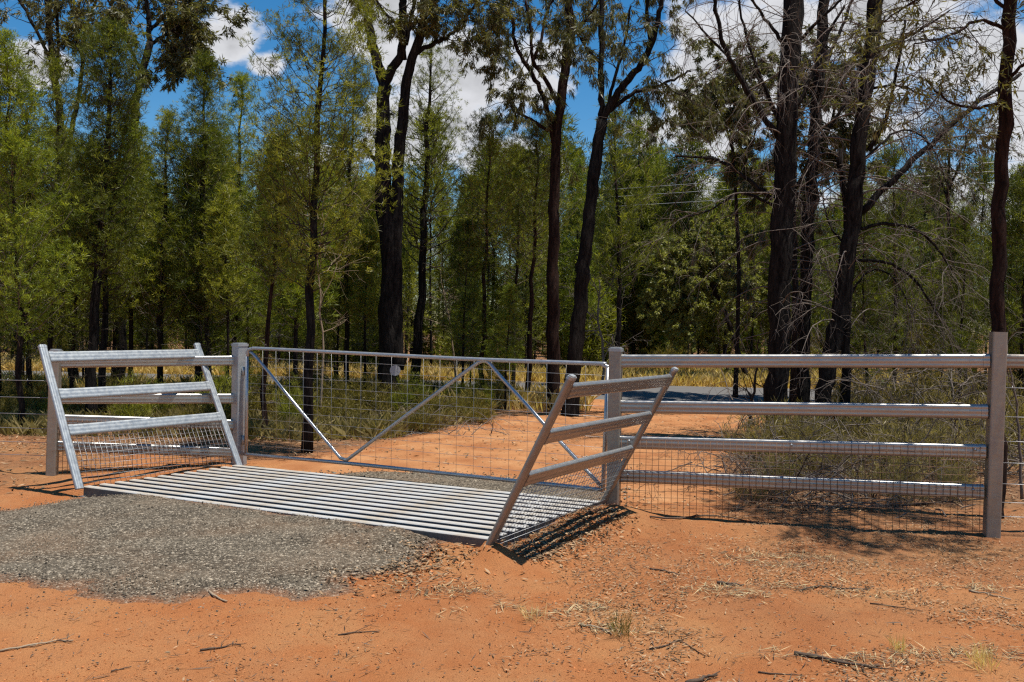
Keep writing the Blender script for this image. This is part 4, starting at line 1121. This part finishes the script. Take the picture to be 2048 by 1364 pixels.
def shrubs(n, ulo, uhi, ylo, yhi, slo, shi, label, group, md=0.45, kinds=SHR):
    c = 0; tr = 0; pl_ = []
    while c < n and tr < n * 50:
        tr += 1; y = rp.uniform(ylo, yhi); x = (rp.uniform(ulo, uhi) - 1024) / FPX * y
        if poly_sd(np.array([x]), np.array([y]), TRACK)[0] > -0.15 or abs((np.array((x, y)) - RC) @ RV) < 2.8 or not free(x, y, pl_, md): continue
        pl_.append((x, y)); c += 1
        NAMED.append((group, 1024 + FPX * x / y, y, place_shrub(kinds[rp.integers(len(kinds))], x, y, rp.uniform(slo, shi), label, group)))
shrubs(50, 430, 1000, 13.6, 19.2, 0.4, 0.95, 'low yellow green wispy shrub seen through the gate, left of the dirt track', 'shrubs behind the gate')
shrubs(34, -120, 440, 12.6, 18.5, 0.45, 0.95, 'low yellow green shrub under the pines behind the left fence and wing', 'shrubs behind the left fence')
shrubs(30, 1560, 2250, 12.2, 18.5, 0.7, 1.4, 'leafy shrub among the black trunks behind the long fence', 'shrubs behind the long fence', 0.45, [SHR[0], DRYS[0], DRYS[1]])
shrubs(22, 100, 1900, 29.5, 33.0, 0.9, 1.7, 'dusty green shrub at the foot of the forest across the road', 'shrubs at the forest edge')

def brush_pile(label, u, Y, W, Hh, n, seed, mat='twig'):
    n = int(n * 2.2)
    rg = np.random.default_rng(seed + 900); c = at(u, 700, Y); root = tree_root('brush_pile', label, c, None, 'brush pile')
    br = MB(); ends = []
    for k in range(n):
        x = c[0] + rg.normal(0, W); y = c[1] + rg.normal(0, W * 0.45); z = hz(x, y) + rg.uniform(0, Hh) ** 1.3
        d = rg.standard_normal(3) * np.array((1, 0.7, 0.5)) + np.array((0, 0, 0.25))
        twigs_from(br, (x, y, z), d, rg.uniform(0.3, 0.8), rg.uniform(0.004, 0.009), 2, rg, 0.8, ends, 4, 0.7, (1, 3))
    prel(root, br, 'twigs', M[mat], True)
brush_pile('tangle of fallen grey twigs behind the mesh at the middle of the long fence', 1540, 9.9, 0.5, 0.3, 26, 1)
brush_pile('flat litter of broken branches just behind the mesh below the lowest rail', 1700, 8.7, 0.55, 0.12, 26, 7)
brush_pile('dark heap of dead branches behind the mesh left of the tall square post', 1760, 10.6, 0.7, 0.5, 34, 2)
brush_pile('wiry brown dead bush between the top two rails near the tall square post', 1850, 12.2, 0.8, 1.1, 46, 3)
brush_pile('grey twiggy bush behind the top rail, right of the black trunks', 1720, 14.2, 0.8, 1.2, 40, 4)
shrubs(16, 1520, 1990, 9.8, 12.4, 0.55, 1.0, 'leafy shrub among the black trunks behind the long fence', 'shrubs behind the long fence', 0.35, DRYS)
shrubs(12, 1500, 1975, 8.7, 10.2, 0.35, 0.6, 'leafy shrub among the black trunks behind the long fence', 'shrubs behind the long fence', 0.28, DRYS)
brush_pile('dark low bramble of dead twigs behind the third rail, right of centre', 1660, 9.4, 0.6, 0.35, 30, 9, 'darktwig')
brush_pile('dark twiggy bush filling the gap behind the second rail near the tall post', 1890, 11.2, 0.6, 0.9, 34, 10, 'darktwig')
brush_pile('twiggy dead bush in front of the black trunks, above the third rail', 1600, 11.4, 0.6, 0.6, 34, 8)
brush_pile('heap of dead sticks beyond the wires at the far right edge', 2060, 10.5, 0.6, 0.5, 26, 5)
brush_pile('small scatter of bleached dead twigs through the middle of the gate', 800, 13.6, 0.7, 0.12, 16, 6)

# dry grass verge beyond the road, and between road and thicket
def grass(name, n, region, hlo, hhi, w, mat, seed):
    rg = np.random.default_rng(seed); x, y = region(rg, n); h = rg.uniform(hlo, hhi, n)
    d = unit(np.stack([rg.normal(0, 0.25, n), rg.normal(0, 0.25, n), np.ones(n)], 1))
    a = rg.uniform(0, 6.28, n); sd = np.stack([np.cos(a), np.sin(a), 0 * a], 1) * w
    b = np.stack([x, y, height(x, y) - 0.02], 1); bend = np.stack([rg.normal(0, 0.12, n), rg.normal(0, 0.12, n), 0 * a], 1)
    v = np.stack([b - sd, b + sd, b + d * (h * 0.55)[:, None] + sd * 0.8 + bend * 0.3, b + d * h[:, None] * 0.98 + bend], 1).reshape(-1, 3)
    m = MB(); m.add(v, np.arange(n * 4).reshape(-1, 4), None, False, np.repeat(np.clip(rg.normal(0.5, 0.22, n), 0, 1), 4))
    return stuff(m.build(name, M[mat]))
def verge(rg, n):
    a = rg.uniform(-26, 30, n); b = 3.0 + 6.5 * rg.uniform(0, 1, n) ** 1.5; p = RC + a[:, None] * RU + b[:, None] * RV
    return p[:, 0], p[:, 1]
grass('dry_grass', 46000, verge, 0.2, 0.5, 0.012, 'drygrass', 1)
def near_verge(rg, n):
    a = rg.uniform(-24, -3.5, n); b = -3.0 - 2.6 * rg.uniform(0, 1, n) ** 1.4; p = RC + a[:, None] * RU + b[:, None] * RV
    return p[:, 0], p[:, 1]
grass('dry_grass', 14000, near_verge, 0.2, 0.5, 0.01, 'drygrass', 2)
def thicket_floor(rg, n):
    y = rg.uniform(12.5, 19.0, n); x = (rg.uniform(-150, 980, n) - 1024) / FPX * y
    k = (poly_sd(x, y, TRACK) < -0.3) & (vnoise(x * 0.9, y * 0.9) > 0.42); return x[k], y[k]
def grass2(name, n, *a):
    return grass(name, n, *a)
_r = np.random.default_rng(3); _x, _y = thicket_floor(_r, 26000)
grass('undergrowth', len(_x), lambda rg, n: (_x, _y), 0.10, 0.34, 0.006, 'dullgrass', 3)

# fallen leaves, bark and twigs: flakes lying on the ground
def flakes(name, x, y, ln, wd, mat, seed, lift=0.004):
    rg = np.random.default_rng(seed); n = len(x); a = rg.uniform(0, 6.28, n); L = ln * rg.uniform(0.4, 1.5, n); W = wd * rg.uniform(0.5, 1.5, n)
    d = np.stack([np.cos(a), np.sin(a), rg.normal(0, 0.18, n)], 1); s = np.stack([-np.sin(a), np.cos(a), rg.normal(0, 0.3, n)], 1)
    c = np.stack([x, y, height(x, y) + lift + rg.uniform(0, 0.012, n)], 1)
    v = np.stack([c - d * L[:, None] / 2, c + s * W[:, None] / 2, c + d * L[:, None] / 2, c - s * W[:, None] / 2], 1).reshape(-1, 3)
    m = MB(); m.add(v, np.arange(n * 4).reshape(-1, 4), None, False, np.repeat(rg.uniform(0, 1, n), 4))
    return stuff(m.build(name, M[mat]))
rg = np.random.default_rng(21)
def spots(n, xlo, xhi, ylo, yhi, keep):
    x = rg.uniform(xlo, xhi, n); y = ylo + (yhi - ylo) * rg.uniform(0, 1, n) ** 1.3
    k = keep(x, y) > rg.uniform(0, 1, n); return x[k], y[k]
def on_grid(x, y):
    dx, dy = x - GO[0], y - GO[1]; a = dx * GU[0] + dy * GU[1]; b = dx * GV[0] + dy * GV[1]
    return (a > -0.02) & (a < GW + 0.0) & (b > -0.03) & (b < GD + 0.02)
patch = lambda x, y: sstep(0.44, 0.66, vnoise(x * 1.5 + 4, y * 1.5) * 0.6 + vnoise(x * 4.1, y * 4.1 + 9) * 0.4)
def keep_r(x, y): return np.clip(0.06 + 0.9 * patch(x, y) + 0.75 * sstep(0.8, 1.8, x) * sstep(5.5, 6.1, y) * sstep(7.4, 6.9, y) * vnoise(x * 2.5, y * 2.5), 0, 1) * (0.10 + 0.9 * sstep(-0.8, 1.2, x)) * ~on_grid(x, y) * (poly_sd(x, y, GRAVEL) < 0.1)
x, y = spots(80000, -2.5, 5.0, 3.7, 8.2, keep_r); flakes('leaf_litter', x, y, 0.028, 0.007, 'litter', 31)
def ground_px(u, v):
    Y = 1.62 * FPX / (v - HOR - ROLL * (u - 1024)); p = at(u, v, Y); return p[0], p[1]
ST = [(900, 1185, .35, .12), (1090, 1215, .38, .16), (1240, 1255, .22, .10), (1650, 1185, .45, .16), (1560, 1120, .4, .2), (1900, 1310, .30, .13), (1700, 1320, .3, .08), (1960, 1180, .3, .1), (1450, 1190, .3, .12)]
def keep_s(x, y):
    k = 0
    for (u, v, a, b) in ST:
        cx, cy = ground_px(u, v); k = np.maximum(k, np.exp(-((x - cx) / a) ** 2 - ((y - cy) / b) ** 2))
    return k * sstep(0.25, 0.6, vnoise(x * 6, y * 6)) * (poly_sd(x, y, GRAVEL) < 0.05)
x, y = spots(60000, -1.6, 4.5, 3.8, 7.2, keep_s); flakes('straw_litter', x, y, 0.085, 0.0032, 'straw', 36, 0.008)
x, y = spots(40000, -1.6, 4.5, 3.8, 7.2, keep_s); flakes('twig_litter', x, y, 0.06, 0.004, 'stick', 37, 0.006)
def keep_m(x, y):
    dx, dy = x - GO[0], y - GO[1]; a = dx * GU[0] + dy * GU[1]; b = dx * GV[0] + dy * GV[1]
    m1 = np.exp(-((a - 3.85) / 0.32) ** 2 - ((b + 0.45) / 0.35) ** 2); m2 = np.exp(-((a - GW - 0.2) / 0.18) ** 2) * (b > 0) * (b < 1.7)
    return np.maximum(m1, m2) * ~on_grid(x, y)
x, y = spots(24000, -1.6, 1.2, 5.2, 8.2, keep_m); flakes('bark_litter', x, y, 0.055, 0.013, 'litter', 32, 0.012)
def keep_f(x, y): return litter_mask(x, y) * (0.25 + 0.75 * patch(x * 0.7, y * 0.7)) * ~on_grid(x, y)
x, y = spots(5000, -2, 7, 9.5, 20, lambda x, y: (poly_sd(x, y, TRACK) > -0.1) * (0.12 + 0.88 * patch(x * 0.6, y * 0.6))); flakes('leaf_litter', x, y, 0.07, 0.014, 'litter', 38, 0.02)
x, y = spots(60000, -7.5, 7.5, 8.3, 17.0, keep_f); flakes('leaf_litter', x, y, 0.075, 0.014, 'litter', 33)
x, y = spots(3500, -3.4, 4.5, 3.7, 7.6, lambda x, y: 0.25 + 0.7 * patch(x, y) * ~on_grid(x, y)); flakes('twig_litter', x, y, 0.09, 0.004, 'stick', 34)
x, y = spots(4500, -3.4, 5, 3.6, 7.4, lambda x, y: 0.35 + 0.6 * patch(x + 3, y)); k = ~on_grid(x, y) & (poly_sd(x, y, GRAVEL) < 0.0); flakes('bark_crumbs', x[k], y[k], 0.016, 0.009, 'stick', 35)

def stones(name, x, y, s0, mat, seed, lift):
    rg = np.random.default_rng(seed); n = len(x); s = s0 * rg.uniform(0.45, 1.0, n) * np.where(rg.uniform(0, 1, n) < 0.06, 1.9, 1.0)
    base = np.array([(1, 0, 0), (-1, 0, 0), (0, 1, 0), (0, -1, 0), (0, 0, 0.7), (0, 0, -0.6)], float)
    v = base[None] * rg.uniform(0.6, 1.3, (n, 6, 1)) + rg.normal(0, 0.2, (n, 6, 3))
    a = rg.uniform(0, 6.28, n); c, s_ = np.cos(a), np.sin(a)
    vx = v[..., 0] * c[:, None] - v[..., 1] * s_[:, None]; vy = v[..., 0] * s_[:, None] + v[..., 1] * c[:, None]
    v = np.stack([vx, vy, v[..., 2]], -1) * s[:, None, None] + np.stack([x, y, height(x, y) + lift], 1)[:, None]
    t = np.array([(0, 2, 4), (2, 1, 4), (1, 3, 4), (3, 0, 4), (2, 0, 5), (1, 2, 5), (3, 1, 5), (0, 3, 5)])
    m = MB(); m.add(v.reshape(-1, 3), None, (t[None] + np.arange(n)[:, None, None] * 6).reshape(-1, 3), False, np.repeat(rg.beta(1.4, 2.2, n), 6))
    return stuff(m.build(name, M[mat]))
def keep_g(x, y):
    sd = poly_sd(x, y, GRAVEL) + 0.52 * fbm(x * 2.6, y * 2.6, 4); return np.maximum(sstep(-0.16, 0.2, sd) ** 1.7, 0.07 * sstep(-0.8, -0.1, sd)) * ~on_grid(x, y)
x, y = spots(28000, -5.2, -0.3, 4.9, 8.5, keep_g); stones('gravel', x, y, 0.0064, 'stone', 41, 0.026)
def keep_g2(x, y): return sstep(-0.3, 0.2, poly_sd(x, y, FAR_G)) * ~on_grid(x, y)
x, y = spots(9000, -3, 1.5, 8.0, 12.0, keep_g2); stones('gravel', x, y, 0.012, 'stone', 42, 0.018)

def keep_c(x, y): return (0.2 + 0.8 * patch(x + 7, y + 2)) * ~on_grid(x, y) * (poly_sd(x, y, GRAVEL) < 0.05)
x, y = spots(24000, -3.6, 5.0, 3.6, 7.6, keep_c); stones('dirt_clods', x, y, 0.0048, 'clod', 43, 0.002)
x, y = spots(14000, -1.6, 1.2, 5.2, 8.2, keep_m); stones('dirt_clods', x, y, 0.011, 'clod', 44, 0.006)
# sticks one can pick out
def stick(label, pts, w, mat='stick', forks=0, seed=0):
    rg = np.random.default_rng(seed + 50); P = []
    for (u, v) in pts:
        Y = 1.62 * FPX / (v - HOR - ROLL * (u - 1024)); 
        for _ in range(4):
            p = at(u, v, Y); z = hz(p[0], p[1]) + w; Y = (CAMZ - z) * FPX / ((v - HOR - ROLL * (u - 1024)) * 1.0)
        p = at(u, v, Y); P.append((p[0], p[1], hz(p[0], p[1]) + w * 0.8))
    w = w * 0.62
    P = np.array(P); root = thing('stick', label, 'stick', tuple(P[0]), 'dead sticks on the red dirt')
    path = limb_path(P, 9, rg, w * 0.35); m = MB(); m.tube(path, np.linspace(w, w * 0.5, 9), 6, wob=0.12, rg=rg); prel(root, m, 'stem', M[mat])
    for k in range(forks):
        q = path[rg.integers(3, 8)]; d = unit(path[-1] - path[0] + rg.standard_normal(3) * np.array((1, 1, 0.15)) * 0.25); e = MB(); L = rg.uniform(0.06, 0.16)
        e.tube([q, q + d * L * 0.5 + rg.normal(0, 0.008, 3), q + d * L + np.array((0, 0, 0.01))], np.array((w * 0.5, w * 0.4, w * 0.2)), 5); prel(root, e, 'fork', M[mat])
stick('pale bent stick lying across the lower edge of the gravel', [(418, 1182), (432, 1192), (455, 1202)], 0.013, 'palestick', 0, 1)
stick('long pale stick with a dark torn end at the left edge of the photo', [(0, 1301), (40, 1293), (95, 1284), (148, 1279)], 0.009, 'palestick', 3, 2)
stick('dark knobbly twig on the bare dirt below the middle of the gravel', [(400, 1299), (435, 1295), (465, 1288), (482, 1290)], 0.008, 'stick', 2, 3)
stick('short dark twig at the bottom left of the photo', [(222, 1342), (242, 1337), (263, 1333)], 0.006, 'stick', 0, 4)
stick('forked dark twig on the dirt below the tip of the gravel', [(676, 1269), (710, 1264), (760, 1262)], 0.006, 'stick', 3, 5)
stick('short straight twig lying on the middle of the gravel', [(472, 1105), (494, 1111), (518, 1116)], 0.009, 'palestick', 0, 6)
stick('thick brown stick end lying alone below the middle of the long fence', [(1434, 1164), (1460, 1165), (1488, 1169)], 0.016, 'stick', 0, 7)
stick('long dark flaking branch at the bottom right, below the dry grass tuft', [(1588, 1304), (1640, 1312), (1690, 1324), (1762, 1330)], 0.016, 'stick', 2, 8)
stick('crooked pale twig beside the green grass tuft', [(1160, 1248), (1185, 1252), (1210, 1258), (1224, 1268)], 0.010, 'palestick', 1, 9)
stick('wavy dark twig below the green grass tuft', [(1300, 1297), (1335, 1290), (1356, 1280), (1392, 1300), (1412, 1312)], 0.006, 'stick', 1, 10)
stick('thick weathered stick at the bottom edge of the photo', [(1372, 1364), (1400, 1356), (1434, 1348)], 0.017, 'stick', 1, 11)
stick('thin straight twig near the bottom edge, right of the weathered stick', [(1516, 1343), (1560, 1347), (1610, 1351)], 0.006, 'stick', 0, 12)
stick('black bundle of twigs on the dirt right of the thick brown stick', [(1600, 1180), (1640, 1172), (1700, 1178), (1740, 1176)], 0.009, 'stick', 5, 13)
stick('long thin twig on the dirt at the right below the tall post', [(1740, 1206), (1790, 1212), (1845, 1222)], 0.006, 'stick', 1, 14)
stick('grey twig at the far right edge of the dirt', [(1938, 1180), (1980, 1188), (2022, 1198)], 0.010, 'palestick', 1, 15)
stick('twig lying just above the thick brown stick', [(1300, 1136), (1325, 1140), (1358, 1148)], 0.010, 'stick', 2, 16)
stick('dark twig lying on the gravel end near the bark heap', [(700, 1094), (725, 1095), (775, 1094)], 0.008, 'stick', 3, 17)
stick('bleached stick on the striped shadow beside the right wing', [(1140, 1066), (1155, 1075), (1172, 1082)], 0.009, 'palestick', 2, 18)
stick('long black tapering bar on the ground left of the tall square post', [(1764, 1012), (1850, 1006), (1966, 998)], 0.02, 'darktwig', 2, 19)  # dark tapered rod with small forks, laid along a dark band
stick('gnarled root along the foot of the long fence', [(1300, 1032), (1360, 1036), (1430, 1030), (1520, 1046)], 0.014, 'stick', 2, 20)

def tuft(label, u, v, n, H, seed, mat='shrub'):
    rg = np.random.default_rng(seed + 70); Y = 1.6 * FPX / (v - HOR - ROLL * (u - 1024)); c = at(u, v, Y); x, y = c[0], c[1]; z = hz(x, y)
    root = thing('grass_tuft', label, 'grass tuft', (x, y, z), 'grass tufts on the dirt'); m = MB()
    P = np.array((x, y, z)) + rg.normal(0, 0.02, (n, 3)) * np.array((1, 1, 0)); D = unit(np.stack([rg.normal(0, 0.35, n), rg.normal(0, 0.35, n), np.ones(n)], 1))
    blades(m, P, D, np.full(n, H), 3, 0.005, 0.12, rg, np.full(n, 0.6)); prel(root, m, 'blades', M[mat], True)
tuft('small green grass tuft on the dirt below the right wing', 1244, 1266, 26, 0.16, 1)
tuft('dry yellow grass tuft at the bottom right corner', 1968, 1330, 34, 0.13, 2, 'drygrass')
tuft('sparse dry tuft left of the bottom right corner tuft', 1798, 1300, 16, 0.10, 3, 'drygrass')
tuft('thin pale tuft on the litter left of the green tuft', 1060, 1232, 14, 0.12, 4, 'drygrass')

# ------------------------------------------------------------------ a label of its own for each countable copy, told by its neighbours
ANCH = [(20, 'bright left-edge pine'), (100, 'corner post'), (182, 'dark bushy topped pine'), (320, 'bright wing'), (398, 'dark spire pine'), (480, 'left gate post'), (616, 'tall airy pine'),
        (780, 'twin ironbark'), (832, 'open crowned pine'), (965, 'gate brace peak'), (1107, 'reddish gum'), (1150, 'leaning gum'), (1232, 'right gate post'), (1440, 'pale wattle'),
        (1555, 'thickest black trunk'), (1650, 'leaning black trunk'), (1820, 'brown tangle'), (1990, 'tall square post')]
NOUN = {'young cypress pines in the left thicket': 'young left thicket pine', 'young cypress pines behind the gate': 'young pine behind the gate', 'young cypress pines behind the long fence': 'young pine behind the long fence',
        'cypress pines in the front of the forest': 'front row pine across the road', 'cypress pines across the road in the gap': 'pine across the road', 'cypress pines across the road on the right': 'pine across the road',
        'shrubs behind the gate': 'low wispy shrub', 'shrubs behind the left fence': 'low yellow green shrub', 'shrubs behind the long fence': 'leafy shrub under black trunks', 'shrubs at the forest edge': 'dusty shrub across the road'}
ORD = ['nearest', 'second', 'third', 'fourth', 'fifth', 'sixth', 'seventh', 'eighth', 'ninth', 'tenth', 'eleventh', 'twelfth', 'thirteenth', 'fourteenth', 'fifteenth', 'sixteenth', 'seventeenth', 'eighteenth']
bins = {}
for gname, u, y, o in NAMED:
    if gname not in NOUN: continue
    u = u + ROLL * 0; k = min(range(len(ANCH)), key=lambda i: abs(ANCH[i][0] - u))
    bins.setdefault((NOUN[gname], k, u < ANCH[k][0]), []).append((abs(u - ANCH[k][0]), o))
for (noun, k, left), lst in bins.items():
    lst.sort(key=lambda q: q[0])
    for i, (_, o) in enumerate(lst):
        o['label'] = '%s, %s to the %s of the %s' % (noun, ORD[min(i, len(ORD) - 1)], 'left' if left else 'right', ANCH[k][1])
